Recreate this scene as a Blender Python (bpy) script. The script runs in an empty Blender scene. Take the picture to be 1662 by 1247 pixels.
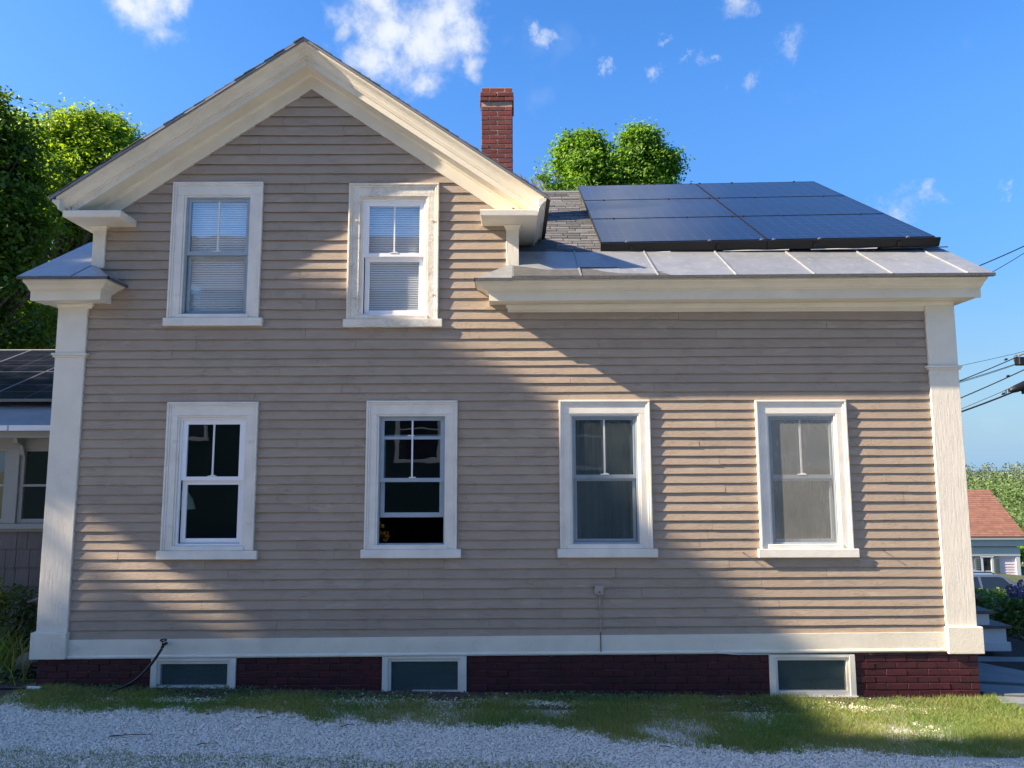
import bpy, bmesh, math, random
import numpy as np
from mathutils import Matrix, Vector
R = math.radians
random.seed(7)
rng = np.random.default_rng(11)
sc = bpy.context.scene
COL = sc.collection

# ------------------------------------------------------------------ camera
CAMP = Vector((0.0, -7.87, 2.3225))
pitch = math.atan(1200/10430.0); roll = R(0.155)
fw = Vector((0, math.cos(pitch), math.sin(pitch))); up = Vector((0, -math.sin(pitch), math.cos(pitch))); rt = Vector((1, 0, 0))
cx = rt*math.cos(roll) - up*math.sin(roll); cy = rt*math.sin(roll) + up*math.cos(roll)
cam = bpy.data.cameras.new('camera'); co = bpy.data.objects.new('camera', cam); COL.objects.link(co)
co.matrix_world = Matrix(((cx.x, cy.x, -fw.x, CAMP.x), (cx.y, cy.y, -fw.y, CAMP.y), (cx.z, cy.z, -fw.z, CAMP.z), (0, 0, 0, 1)))
cam.sensor_width = 36; cam.lens = 1200/1662*36; cam.clip_end = 3000
sc.camera = co

# ------------------------------------------------------------------ light
SUN_DIR = Vector((4.5, 1.0, -3.05)).normalized()     # the way the light travels
SUN_EL = math.asin(-SUN_DIR.z)
SKY_STRENGTH = 0.13
EXPOSURE = 1.8
SUN_STRENGTH = 4.1
sl = bpy.data.lights.new('sun', 'SUN'); sl.energy = SUN_STRENGTH; sl.angle = R(0.53); sl.color = (1.0, 0.83, 0.61)
so = bpy.data.objects.new('sun', sl); COL.objects.link(so)
so.rotation_euler = SUN_DIR.to_track_quat('-Z', 'Y').to_euler()
so.location = (-20, -10, 30)
w = bpy.data.worlds.new('World'); sc.world = w; w.use_nodes = True
nt = w.node_tree; N = nt.nodes; LK = nt.links
bg = N['Background']; bg.inputs[1].default_value = SKY_STRENGTH
sky = N.new('ShaderNodeTexSky'); sky.sky_type = 'NISHITA'; sky.sun_disc = False
sky.sun_elevation = SUN_EL
sky.sun_rotation = math.atan2(-SUN_DIR.x, -SUN_DIR.y)  # azimuth of the sun from +Y, clockwise
sky.altitude = 100; sky.air_density = 1.0; sky.dust_density = 0.5; sky.ozone_density = 1.6
def wm(op, a, b=None, c=None, clamp=False):
    n = N.new('ShaderNodeMath'); n.operation = op; n.use_clamp = clamp
    for i, v in enumerate((a, b, c)):
        if v is None: continue
        if isinstance(v, (int, float)): n.inputs[i].default_value = v
        else: LK.new(v, n.inputs[i])
    return n.outputs[0]
tc = N.new('ShaderNodeTexCoord')
def wnoise(scale, detail, rough, off=(0, 0, 0)):
    m = N.new('ShaderNodeMapping'); m.inputs['Location'].default_value = off
    LK.new(tc.outputs['Generated'], m.inputs[0])
    n = N.new('ShaderNodeTexNoise'); n.inputs['Scale'].default_value = scale; n.inputs['Detail'].default_value = detail
    n.inputs['Roughness'].default_value = rough; LK.new(m.outputs[0], n.inputs['Vector']); return n.outputs['Fac'], n.outputs['Color']
# warped direction, so that the cloud clumps get ragged outlines
_, wc = wnoise(16, 5, 0.62)
vs = N.new('ShaderNodeVectorMath'); vs.operation = 'SUBTRACT'; LK.new(wc, vs.inputs[0]); vs.inputs[1].default_value = (.5, .5, .5)
vm = N.new('ShaderNodeVectorMath'); vm.operation = 'SCALE'; LK.new(vs.outputs[0], vm.inputs[0]); vm.inputs['Scale'].default_value = 0.045
va = N.new('ShaderNodeVectorMath'); va.operation = 'ADD'; LK.new(tc.outputs['Generated'], va.inputs[0]); LK.new(vm.outputs[0], va.inputs[1])
CL = [(-0.1553,0.8348,0.5282,0.056),(-0.0970,0.8447,0.5263,0.058),(-0.1724,0.8500,0.4978,0.037),(-0.1991,0.8334,0.5156,0.014),(-0.1284,0.8575,0.4981,0.040),(-0.1071,0.8708,0.4798,0.0215),(-0.0494,0.8655,0.4985,0.0168),(-0.0636,0.8488,0.5248,0.0339),(-0.3993,0.7594,0.5137,0.0407),(-0.4199,0.7543,0.5046,0.0202),(-0.3708,0.7710,0.5178,0.0206),
      (-0.1603,0.8197,0.5499,0.0439),(0.2644,0.7997,0.5390,0.0187),
      (-0.62,0.55,0.56,0.09),(-0.55,0.6,0.58,0.06),(0.75,0.2,0.6,0.10),(0.68,0.25,0.66,0.07),(0.3,-0.75,0.58,0.12),(0.42,-0.7,0.57,0.08),(-0.5,-0.7,0.5,0.10),(-0.1,0.3,0.94,0.12),(0.05,0.25,0.96,0.08),(.02,.76,.64,.08),(.13,.72,.68,.09),(.20,.70,.69,.06),(-.08,.72,.69,.08),(-.8,-.1,.5,.10),(-.7,.2,.65,.09),(.1,-.5,.85,.12),(.75,-.4,.45,.12),(.0,-.9,.42,.10),(-.3,-.85,.4,.09),(.6,-.7,.3,.10),(-.2,-.3,.93,.10),(.5,.1,.86,.09),(.45,-.25,.86,.08)]  # unseen clouds added to lift ambient light and brighten panel reflections
WI = [(0.0418,0.8475,0.5292,0.0155),(0.3247,0.8084,0.4910,0.0185),(0.2887,0.8407,0.4581,0.0145),(0.2308,0.8418,0.4880,0.0124),(0.2159,0.8406,0.4968,0.0087),(0.1181,0.8607,0.4952,0.009),(0.1700,0.8600,0.4810,0.0098),(0.1843,0.8363,0.5163,0.0077),(0.4495,0.8418,0.2990,0.0224),(0.4656,0.8304,0.3060,0.0188),(0.4814,0.8196,0.3107,0.0143),(0.5400,0.7859,0.3013,0.0088)]
# a second, stronger warp for the thin shreds of cloud
_, wc2 = wnoise(38, 6, 0.7, (5, 2, 8))
vs2 = N.new('ShaderNodeVectorMath'); vs2.operation = 'SUBTRACT'; LK.new(wc2, vs2.inputs[0]); vs2.inputs[1].default_value = (.5, .5, .5)
vm2 = N.new('ShaderNodeVectorMath'); vm2.operation = 'MULTIPLY'; LK.new(vs2.outputs[0], vm2.inputs[0]); vm2.inputs[1].default_value = (.07, .05, .045)
va2 = N.new('ShaderNodeVectorMath'); va2.operation = 'ADD'; LK.new(va.outputs[0], va2.inputs[0]); LK.new(vm2.outputs[0], va2.inputs[1])
def blob_field(lst):
    acc = None; src = va if lst is CL else va2
    for (x, y, z, r) in lst:
        d = N.new('ShaderNodeVectorMath'); d.operation = 'DISTANCE'; LK.new(src.outputs[0], d.inputs[0])
        v = Vector((x, y, z)).normalized(); d.inputs[1].default_value = v
        f = wm('MULTIPLY_ADD', d.outputs['Value'], -1.0/(r*(1.22 if lst is CL else 1.5)), 1.0)
        acc = f if acc is None else wm('MAXIMUM', acc, f)
    return acc
nf, _ = wnoise(26, 9, 0.62)
nbig, _ = wnoise(11, 4, 0.55, (3, 1, 2))
cu = blob_field(CL)
cu = wm('ADD', cu, wm('MULTIPLY', wm('SUBTRACT', nf, 0.5), 1.7))
def smooth(v, lo, hi):
    m = N.new('ShaderNodeMapRange'); m.interpolation_type = 'SMOOTHSTEP'; LK.new(v, m.inputs[0]); m.inputs[1].default_value = lo; m.inputs[2].default_value = hi; return m.outputs[0]
cu = wm('MULTIPLY', smooth(cu, -0.02, 1.0), 0.92)
wi = blob_field(WI)
wi = wm('ADD', wi, wm('MULTIPLY', wm('SUBTRACT', nf, 0.5), 2.3))
wi = wm('MULTIPLY', smooth(wi, 0.15, 1.3), 0.6)
# faint high veil
veil = wm('MULTIPLY', smooth(nbig, 0.56, 0.8), 0.10)
al = wm('MAXIMUM', wm('MAXIMUM', cu, wi), veil)
shade = smooth(wm('ADD', wm('MULTIPLY', nf, .5), wm('MULTIPLY', nbig, .5)), 0.38, 0.62)
cm = N.new('ShaderNodeMix'); cm.data_type = 'RGBA'; LK.new(shade, cm.inputs[0])
cm.inputs[6].default_value = (1.25, 1.5, 2.0, 1); cm.inputs[7].default_value = (2.1, 2.2, 2.35, 1)
hs = N.new('ShaderNodeHueSaturation'); hs.inputs['Hue'].default_value = 0.509; hs.inputs['Saturation'].default_value = 1.18; hs.inputs['Value'].default_value = 1.0
LK.new(sky.outputs[0], hs.inputs['Color'])
sz = N.new('ShaderNodeSeparateXYZ'); LK.new(tc.outputs['Generated'], sz.inputs[0])
ramp = N.new('ShaderNodeMapRange'); ramp.interpolation_type = 'SMOOTHSTEP'; LK.new(sz.outputs['Z'], ramp.inputs[0]); ramp.inputs[1].default_value = 0.0; ramp.inputs[2].default_value = 0.5; ramp.inputs[3].default_value = 0.26; ramp.inputs[4].default_value = 0.68
LK.new(ramp.outputs[0], hs.inputs['Value'])
rs = N.new('ShaderNodeMapRange'); LK.new(sz.outputs['Z'], rs.inputs[0]); rs.inputs[1].default_value = 0.0; rs.inputs[2].default_value = 0.4; rs.inputs[3].default_value = 1.5; rs.inputs[4].default_value = 1.36
LK.new(rs.outputs[0], hs.inputs['Saturation'])
hz = N.new('ShaderNodeMapRange'); LK.new(sz.outputs['Z'], hz.inputs[0]); hz.inputs[1].default_value = 0.0; hz.inputs[2].default_value = 0.24; hz.inputs[3].default_value = 0.9; hz.inputs[4].default_value = 0.0
hm = N.new('ShaderNodeMix'); hm.data_type = 'RGBA'; LK.new(hz.outputs[0], hm.inputs[0]); LK.new(hs.outputs[0], hm.inputs[6]); hm.inputs[7].default_value = (.70, 1.26, 1.95, 1)
mx = N.new('ShaderNodeMix'); mx.data_type = 'RGBA'; LK.new(al, mx.inputs[0]); LK.new(hm.outputs[2], mx.inputs[6]); LK.new(cm.outputs[2], mx.inputs[7])
LK.new(mx.outputs[2], bg.inputs[0])
sc.cycles.max_bounces = 7; sc.cycles.diffuse_bounces = 4; sc.cycles.glossy_bounces = 3; sc.cycles.transmission_bounces = 5; sc.cycles.transparent_max_bounces = 8
sc.view_settings.view_transform = 'Standard'; sc.view_settings.look = 'None'; sc.view_settings.gamma = 1
sc.view_settings.exposure = EXPOSURE; sc.view_settings.use_curve_mapping = False

# ------------------------------------------------------------------ materials
MATS = {}
def mat(name, col, rough=0.6, col2=None, nscale=3.0, nmix=1.0, nlo=0.35, nhi=0.65, bump=0.0, bscale=60.0, bdist=0.004, metal=0.0, rnd=0.0, stretch=(1, 1, 1), crack=0.0, crackscale=26, spec=0.5, trans=0.0, col3=None, n3scale=1.0, n3lo=.55, n3hi=.7, detail=5, coat=0.0, bstretch=None):
    m = bpy.data.materials.new(name); m.use_nodes = True; MATS[name] = m
    t = m.node_tree; n = t.nodes; l = t.links; p = n['Principled BSDF']
    p.inputs['Roughness'].default_value = rough; p.inputs['Metallic'].default_value = metal
    p.inputs['Specular IOR Level'].default_value = spec; p.inputs['Coat Weight'].default_value = coat
    c4 = lambda c: (c[0], c[1], c[2], 1)
    geo = n.new('ShaderNodeNewGeometry')
    def noise(scale, st, det=detail, rgh=.6):
        mp = n.new('ShaderNodeMapping'); mp.inputs['Scale'].default_value = st; l.new(geo.outputs['Position'], mp.inputs[0])
        q = n.new('ShaderNodeTexNoise'); q.inputs['Scale'].default_value = scale; q.inputs['Detail'].default_value = det; q.inputs['Roughness'].default_value = rgh
        l.new(mp.outputs[0], q.inputs['Vector']); return q.outputs['Fac'], mp
    def rngm(v, lo, hi, a=0.0, b=1.0):
        q = n.new('ShaderNodeMapRange'); l.new(v, q.inputs[0]); q.inputs[1].default_value = lo; q.inputs[2].default_value = hi; q.inputs[3].default_value = a; q.inputs[4].default_value = b; return q.outputs[0]
    def mixc(f, a, b):
        q = n.new('ShaderNodeMix'); q.data_type = 'RGBA'; l.new(f, q.inputs[0])
        for i, v in ((6, a), (7, b)):
            if isinstance(v, tuple): q.inputs[i].default_value = c4(v)
            else: l.new(v, q.inputs[i])
        return q.outputs[2]
    cur = None
    if col2 is not None:
        f, _ = noise(nscale, stretch); cur = mixc(rngm(f, nlo, nhi, 0, nmix), col, col2)
    if col3 is not None:
        f, _ = noise(n3scale, stretch); cur = mixc(rngm(f, n3lo, n3hi), cur if cur is not None else col, col3)
    if rnd > 0:
        oi = n.new('ShaderNodeObjectInfo'); h = n.new('ShaderNodeHueSaturation')
        l.new(rngm(oi.outputs['Random'], 0, 1, 1-rnd, 1+rnd), h.inputs['Value'])
        if cur is None: h.inputs['Color'].default_value = c4(col)
        else: l.new(cur, h.inputs['Color'])
        cur = h.outputs[0]
    if cur is None: p.inputs['Base Color'].default_value = c4(col)
    else: l.new(cur, p.inputs['Base Color'])
    if trans > 0:
        pass
    hgt = None
    if bump > 0:
        f, _ = noise(bscale, bstretch or stretch, 4, .65); hgt = f
    if crack > 0:
        f, mp = noise(5.0, (1, 1, 1), 2)
        v = n.new('ShaderNodeTexVoronoi'); v.feature = 'DISTANCE_TO_EDGE'; v.inputs['Scale'].default_value = crackscale
        nd = n.new('ShaderNodeTexNoise'); nd.inputs['Scale'].default_value = 14; l.new(geo.outputs['Position'], nd.inputs['Vector'])
        av = n.new('ShaderNodeVectorMath'); av.operation = 'MULTIPLY_ADD'; l.new(nd.outputs['Color'], av.inputs[0]); av.inputs[1].default_value = (.13, .13, .13); l.new(geo.outputs['Position'], av.inputs[2]); l.new(av.outputs[0], v.inputs['Vector'])
        e = rngm(v.outputs['Distance'], 0, .018)
        k = rngm(f, .50, .60); q = n.new('ShaderNodeMath'); q.operation = 'MAXIMUM'
        ik = n.new('ShaderNodeMath'); ik.operation = 'SUBTRACT'; ik.inputs[0].default_value = 1; l.new(k, ik.inputs[1])
        l.new(e, q.inputs[0]); l.new(ik.outputs[0], q.inputs[1])
        s = n.new('ShaderNodeMath'); s.operation = 'MULTIPLY_ADD'; l.new(q.outputs[0], s.inputs[0]); s.inputs[1].default_value = crack
        if hgt is not None: l.new(hgt, s.inputs[2])
        else: s.inputs[2].default_value = 0
        hgt = s.outputs[0]
    if hgt is not None:
        b = n.new('ShaderNodeBump'); b.inputs['Strength'].default_value = max(bump, .5); b.inputs['Distance'].default_value = bdist
        l.new(hgt, b.inputs['Height']); l.new(b.outputs[0], p.inputs['Normal'])
    return m
mat('clap', (.368, .290, .222), .62, col2=(.335, .265, .204), nscale=2.2, bump=.9, bscale=70, bdist=.0045, rnd=.05, stretch=(.25, 1, 1), bstretch=(.35, 1, 1), crack=1.0, crackscale=26, col3=(.39, .315, .245), n3scale=9, n3lo=.6, n3hi=.66)
mat('undershade', (.045, .036, .03), .9)  # painted shade for the underside of each clapboard
mat('trim', (.78, .73, .62), .5, col2=(.71, .66, .56), nscale=2.2, bump=.9, bscale=60, bdist=.003, crack=.9, crackscale=30, col3=(.56, .52, .45), n3scale=34, n3lo=.70, n3hi=.76)
mat('trimv', (.76, .71, .61), .55, col2=(.71, .66, .57), nscale=5, bump=.7, bscale=55, bdist=.0045, bstretch=(1, 1, .12), crack=.35, crackscale=16, col3=(.58, .54, .46), n3scale=30, n3lo=.68, n3hi=.76)
mat('soffit', (.80, .74, .60), .6, col2=(.68, .63, .52), nscale=2, bump=.3, bscale=80, bdist=.002)
mat('casing', (.80, .76, .69), .5, col2=(.68, .65, .59), nscale=4, bump=.6, bscale=55, bdist=.003, crack=.7, crackscale=28, col3=(.5, .46, .4), n3scale=40, n3lo=.71, n3hi=.76)
mat('casingpeel', (.78, .74, .66), .5, col2=(.66, .60, .50), nscale=9, bump=.9, bscale=40, bdist=.006, crack=1.2, crackscale=24, col3=(.42, .36, .29), n3scale=45, n3lo=.66, n3hi=.71)
mat('vinyl', (.84, .85, .88), .35)
mat('storm', (.33, .40, .47), .4, col2=(.29, .35, .41), nscale=8)
mat('muntin', (.72, .74, .76), .4)
mat('metalroof', (.31, .33, .35), .42, col2=(.26, .275, .295), nscale=3.5, metal=.35, bump=.35, bscale=5, bdist=.012, col3=(.40, .40, .39), n3scale=14, n3lo=.5, n3hi=.75, rnd=.07)
mat('drip', (.05, .055, .065), .6, col2=(.12, .12, .12), nscale=60)
mat('flash', (.22, .23, .25), .45, metal=.4)
mat('shingle', (.085, .085, .09), .9, col2=(.135, .135, .135), nscale=18, bump=.8, bscale=160, bdist=.003, rnd=.42)
mat('roofdark', (.06, .06, .065), .9, col2=(.09, .09, .09), nscale=12, bump=.6, bscale=120, bdist=.004)
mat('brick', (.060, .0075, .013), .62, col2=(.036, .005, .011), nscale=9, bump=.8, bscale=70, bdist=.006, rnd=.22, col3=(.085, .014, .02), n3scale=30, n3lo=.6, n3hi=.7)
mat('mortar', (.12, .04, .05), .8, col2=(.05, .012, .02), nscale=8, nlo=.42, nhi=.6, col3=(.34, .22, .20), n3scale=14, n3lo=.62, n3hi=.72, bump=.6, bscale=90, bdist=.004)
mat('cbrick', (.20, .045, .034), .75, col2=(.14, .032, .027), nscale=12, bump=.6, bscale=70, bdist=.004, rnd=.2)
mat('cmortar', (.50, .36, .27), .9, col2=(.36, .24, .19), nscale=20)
mat('interior', (.075, .08, .085), .9)
mat('curtain', (.10, .16, .14), .9, col2=(.06, .11, .10), nscale=3, stretch=(6, 1, .3))
mat('blind', (.88, .90, .92), .6)
mat('black', (.006, .006, .008), .5)
mat('rubber', (.010, .013, .016), .45)
mat('iron', (.03, .025, .022), .6, metal=.4)
mat('white', (.7, .7, .68), .5)
mat('boxpaint', (.35, .30, .26), .5)
mat('gravel', (.82, .77, .67), .85, col2=(.90, .85, .75), nscale=90, nlo=.4, nhi=.6, rnd=0, bump=.7, bscale=200, bdist=.004, col3=(.38, .38, .37), n3scale=55, n3lo=.58, n3hi=.66)
mat('graveldark', (.42, .41, .38), .95, col2=(.66, .64, .60), nscale=70, nlo=.42, nhi=.62, bump=.8, bscale=120, bdist=.01)
mat('soil', (.055, .042, .034), .95, col2=(.10, .08, .065), nscale=30, bump=.9, bscale=60, bdist=.02)
mat('twig', (.06, .045, .035), .9)
mat('stone', (.14, .14, .14), .85, col2=(.22, .21, .20), nscale=9, bump=.8, bscale=30, bdist=.01)
mat('slab', (.13, .15, .16), .7, col2=(.19, .20, .20), nscale=3, bump=.6, bscale=25, bdist=.008, rnd=.12)
mat('mulch', (.016, .012, .012), .95, col2=(.035, .027, .024), nscale=40, bump=.9, bscale=50, bdist=.03)
mat('bark', (.09, .07, .055), .9, col2=(.15, .12, .10), nscale=12, stretch=(1, 1, .25), bump=.9, bscale=25, bdist=.02)
mat('shake', (.20, .165, .15), .85, col2=(.16, .13, .12), nscale=10, stretch=(6, 1, .4), bump=.8, bscale=60, bdist=.004, rnd=.12)
mat('tread', (.06, .055, .06), .7, col2=(.09, .085, .085), nscale=12)
mat('stepwhite', (.52, .56, .60), .5)
mat('redroof', (.24, .115, .08), .9, col2=(.19, .09, .065), nscale=3, rnd=.13, bump=.5, bscale=40, bdist=.01)
mat('bluetrim', (.36, .42, .44), .6)
mat('pinkclap', (.60, .52, .56), .6, rnd=.05)
mat('shutter', (.10, .13, .13), .6)
mat('carpaint', (.16, .19, .24), .25, metal=.4, coat=.6)
mat('carglass', (.015, .02, .03), .05, spec=.8)
mat('chrome', (.6, .6, .62), .2, metal=1)
mat('tyre', (.02, .02, .02), .8)
mat('redlamp', (.4, .02, .02), .3)
mat('nclap', (.030, .060, .050), .6, col2=(.024, .05, .042), nscale=2, rnd=.08)
mat('nroof', (.018, .026, .045), .9, col2=(.028, .036, .055), nscale=6)
mat('celline', (.10, .10, .11), .5)
mat('asphalt', (.05, .05, .052), .9, col2=(.065, .065, .065), nscale=8)
mat('terrain', (.05, .075, .025), .95, col2=(.07, .085, .03), nscale=.8, bump=.6, bscale=12, bdist=.05)
mat('lampshade', (.88, .80, .64), .8)
mat('ceramic', (.25, .22, .18), .4)
mat('wood', (.12, .07, .04), .6)
mat('porch', (.34, .33, .30), .6)
mat('dirtyglass', (.2, .2, .2), .5)

def leafmat(name, ca, cb, translu=.35, cc=None):
    m = bpy.data.materials.new(name); m.use_nodes = True; MATS[name] = m
    t = m.node_tree; n = t.nodes; l = t.links; p = n['Principled BSDF']; p.inputs['Roughness'].default_value = .5; p.inputs['Specular IOR Level'].default_value = .35
    a = n.new('ShaderNodeAttribute'); a.attribute_name = 'tint'
    r = n.new('ShaderNodeValToRGB'); l.new(a.outputs['Fac'], r.inputs[0])
    r.color_ramp.elements[0].color = (*ca, 1); r.color_ramp.elements[1].color = (*cb, 1)
    if cc:
        e = r.color_ramp.elements.new(.93); e.color = (*cc, 1); r.color_ramp.elements[1].position = .85
    l.new(r.outputs[0], p.inputs['Base Color'])
    tr = n.new('ShaderNodeBsdfTranslucent'); g = n.new('ShaderNodeMix'); g.data_type = 'RGBA'; g.blend_type = 'MULTIPLY'; g.inputs[0].default_value = 1
    l.new(r.outputs[0], g.inputs[6]); g.inputs[7].default_value = (1.7, 1.5, .5, 1); l.new(g.outputs[2], tr.inputs[0])
    x = n.new('ShaderNodeMixShader'); x.inputs[0].default_value = translu; l.new(p.outputs[0], x.inputs[1]); l.new(tr.outputs[0], x.inputs[2])
    l.new(x.outputs[0], n['Material Output'].inputs[0])
leafmat('maple', (.07, .19, .018), (.27, .40, .04), .5)
leafmat('darkmaple', (.04, .10, .016), (.10, .19, .025), .45)  # darker leaf colour stands in for shadow on the left-edge maple
leafmat('backmaple', (.06, .18, .025), (.19, .34, .06), .5)
leafmat('grassblade', (.07, .22, .03), (.20, .39, .05), .4, cc=(.34, .32, .14))
leafmat('shrubleaf', (.045, .11, .03), (.13, .21, .045), .35)
leafmat('shrublight', (.14, .22, .04), (.32, .36, .07), .35)
leafmat('weed', (.06, .15, .06), (.14, .24, .08), .3)
leafmat('forest', (.07, .13, .05), (.19, .27, .09), .3)
leafmat('pinegreen', (.09, .14, .085), (.17, .22, .13), .2)
leafmat('hydrangea', (.10, .08, .28), (.22, .20, .46), .2)
leafmat('flower', (.35, .12, .02), (.5, .25, .03), .2)
leafmat('litter', (.08, .05, .03), (.2, .14, .09), .1)

def glass(name, tint=(.9, .95, .95), ior=1.55, extra=.0, rough=0.0):
    m = bpy.data.materials.new(name); m.use_nodes = True; MATS[name] = m
    t = m.node_tree; n = t.nodes; l = t.links; n.remove(n['Principled BSDF'])
    gg = n.new('ShaderNodeNewGeometry'); dt = n.new('ShaderNodeVectorMath'); dt.operation = 'DOT_PRODUCT'; l.new(gg.outputs['Normal'], dt.inputs[0]); l.new(gg.outputs['Incoming'], dt.inputs[1])
    ab = n.new('ShaderNodeMath'); ab.operation = 'ABSOLUTE'; l.new(dt.outputs['Value'], ab.inputs[0])
    om = n.new('ShaderNodeMath'); om.operation = 'SUBTRACT'; om.inputs[0].default_value = 1; l.new(ab.outputs[0], om.inputs[1])
    pw = n.new('ShaderNodeMath'); pw.operation = 'POWER'; l.new(om.outputs[0], pw.inputs[0]); pw.inputs[1].default_value = 5
    ad = n.new('ShaderNodeMath'); ad.operation = 'MULTIPLY_ADD'; ad.use_clamp = True; l.new(pw.outputs[0], ad.inputs[0]); ad.inputs[1].default_value = .85; ad.inputs[2].default_value = ((ior-1)/(ior+1))**2*2+extra
    gl = n.new('ShaderNodeBsdfGlossy'); gl.inputs['Roughness'].default_value = rough; gl.inputs['Color'].default_value = (.95, .97, 1, 1)
    b = n.new('ShaderNodeBump'); b.inputs['Strength'].default_value = .10; b.inputs['Distance'].default_value = .01
    g = n.new('ShaderNodeNewGeometry'); q = n.new('ShaderNodeTexNoise'); q.inputs['Scale'].default_value = 2.3; l.new(g.outputs['Position'], q.inputs['Vector']); l.new(q.outputs['Fac'], b.inputs['Height']); l.new(b.outputs[0], gl.inputs['Normal'])
    tr = n.new('ShaderNodeBsdfTransparent'); tr.inputs[0].default_value = (*tint, 1)
    x = n.new('ShaderNodeMixShader'); l.new(ad.outputs[0], x.inputs[0]); l.new(tr.outputs[0], x.inputs[1]); l.new(gl.outputs[0], x.inputs[2]); l.new(x.outputs[0], n['Material Output'].inputs[0])
glass('pane', (.55, .68, .70), 1.5, .05)
glass('panehi', (.97, .99, 1.0), 1.5, .17)
def screenmat(name, fac, col, dirt=.5):
    m = bpy.data.materials.new(name); m.use_nodes = True; MATS[name] = m
    t = m.node_tree; n = t.nodes; l = t.links; p = n['Principled BSDF']; p.inputs['Base Color'].default_value = (*col, 1); p.inputs['Roughness'].default_value = .6
    tr = n.new('ShaderNodeBsdfTransparent'); x = n.new('ShaderNodeMixShader')
    g = n.new('ShaderNodeNewGeometry'); mp = n.new('ShaderNodeMapping'); mp.inputs['Scale'].default_value = (60, 1, 3); l.new(g.outputs['Position'], mp.inputs[0])
    q = n.new('ShaderNodeTexNoise'); q.inputs['Scale'].default_value = 1.5; q.inputs['Detail'].default_value = 3; l.new(mp.outputs[0], q.inputs['Vector'])
    q2 = n.new('ShaderNodeTexNoise'); q2.inputs['Scale'].default_value = 3.5; q2.inputs['Detail'].default_value = 5; l.new(g.outputs['Position'], q2.inputs['Vector'])
    a = n.new('ShaderNodeMath'); a.operation = 'ADD'; l.new(q.outputs['Fac'], a.inputs[0]); l.new(q2.outputs['Fac'], a.inputs[1])
    r = n.new('ShaderNodeMapRange'); l.new(a.outputs[0], r.inputs[0]); r.inputs[1].default_value = .7; r.inputs[2].default_value = 1.3; r.inputs[3].default_value = fac-.09; r.inputs[4].default_value = fac+.09
    l.new(r.outputs[0], x.inputs[0]); l.new(tr.outputs[0], x.inputs[1]); l.new(p.outputs[0], x.inputs[2]); l.new(x.outputs[0], n['Material Output'].inputs[0])
screenmat('screen', .22, (.16, .20, .22))
screenmat('cellarglass', .45, (.09, .15, .16))
screenmat('screendirty', .42, (.36, .36, .34))
# solar glass: near-black cells with faint grid, glossy cover
def solarmat():
    m = bpy.data.materials.new('solar'); m.use_nodes = True; MATS['solar'] = m
    t = m.node_tree; n = t.nodes; l = t.links; p = n['Principled BSDF']
    p.inputs['Roughness'].default_value = .24; p.inputs['Specular IOR Level'].default_value = .55; p.inputs['Coat Weight'].default_value = .25; p.inputs['Coat Roughness'].default_value = .12
    uv = n.new('ShaderNodeTexCoord'); sp = n.new('ShaderNodeSeparateXYZ'); l.new(uv.outputs['Object'], sp.inputs[0])
    def line(sock, period, wid):
        a = n.new('ShaderNodeMath'); a.operation = 'PINGPONG'; l.new(sock, a.inputs[0]); a.inputs[1].default_value = period/2
        b = n.new('ShaderNodeMath'); b.operation = 'LESS_THAN'; l.new(a.outputs[0], b.inputs[0]); b.inputs[1].default_value = wid; return b.outputs[0]
    a = line(sp.outputs[0], .159, .0012); b = line(sp.outputs[1], .159, .0014); c = line(sp.outputs[0], .0176, .0006)
    x = n.new('ShaderNodeMath'); x.operation = 'MAXIMUM'; l.new(a, x.inputs[0]); l.new(b, x.inputs[1])
    c2 = n.new('ShaderNodeMath'); c2.operation = 'MULTIPLY'; l.new(c, c2.inputs[0]); c2.inputs[1].default_value = .35
    y = n.new('ShaderNodeMath'); y.operation = 'MAXIMUM'; l.new(x.outputs[0], y.inputs[0]); l.new(c2.outputs[0], y.inputs[1])
    q = n.new('ShaderNodeMix'); q.data_type = 'RGBA'; l.new(y.outputs[0], q.inputs[0]); q.inputs[6].default_value = (.008, .011, .026, 1); q.inputs[7].default_value = (.10, .11, .13, 1)
    l.new(q.outputs[2], p.inputs['Base Color'])
    g = n.new('ShaderNodeNewGeometry'); z = n.new('ShaderNodeTexNoise'); z.inputs['Scale'].default_value = 1.3; z.inputs['Detail'].default_value = 6; l.new(g.outputs['Position'], z.inputs['Vector'])
    r = n.new('ShaderNodeMapRange'); l.new(z.outputs['Fac'], r.inputs[0]); r.inputs[1].default_value = .3; r.inputs[2].default_value = .7; r.inputs[3].default_value = .21; r.inputs[4].default_value = .27; l.new(r.outputs[0], p.inputs['Roughness'])
solarmat()

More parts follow.
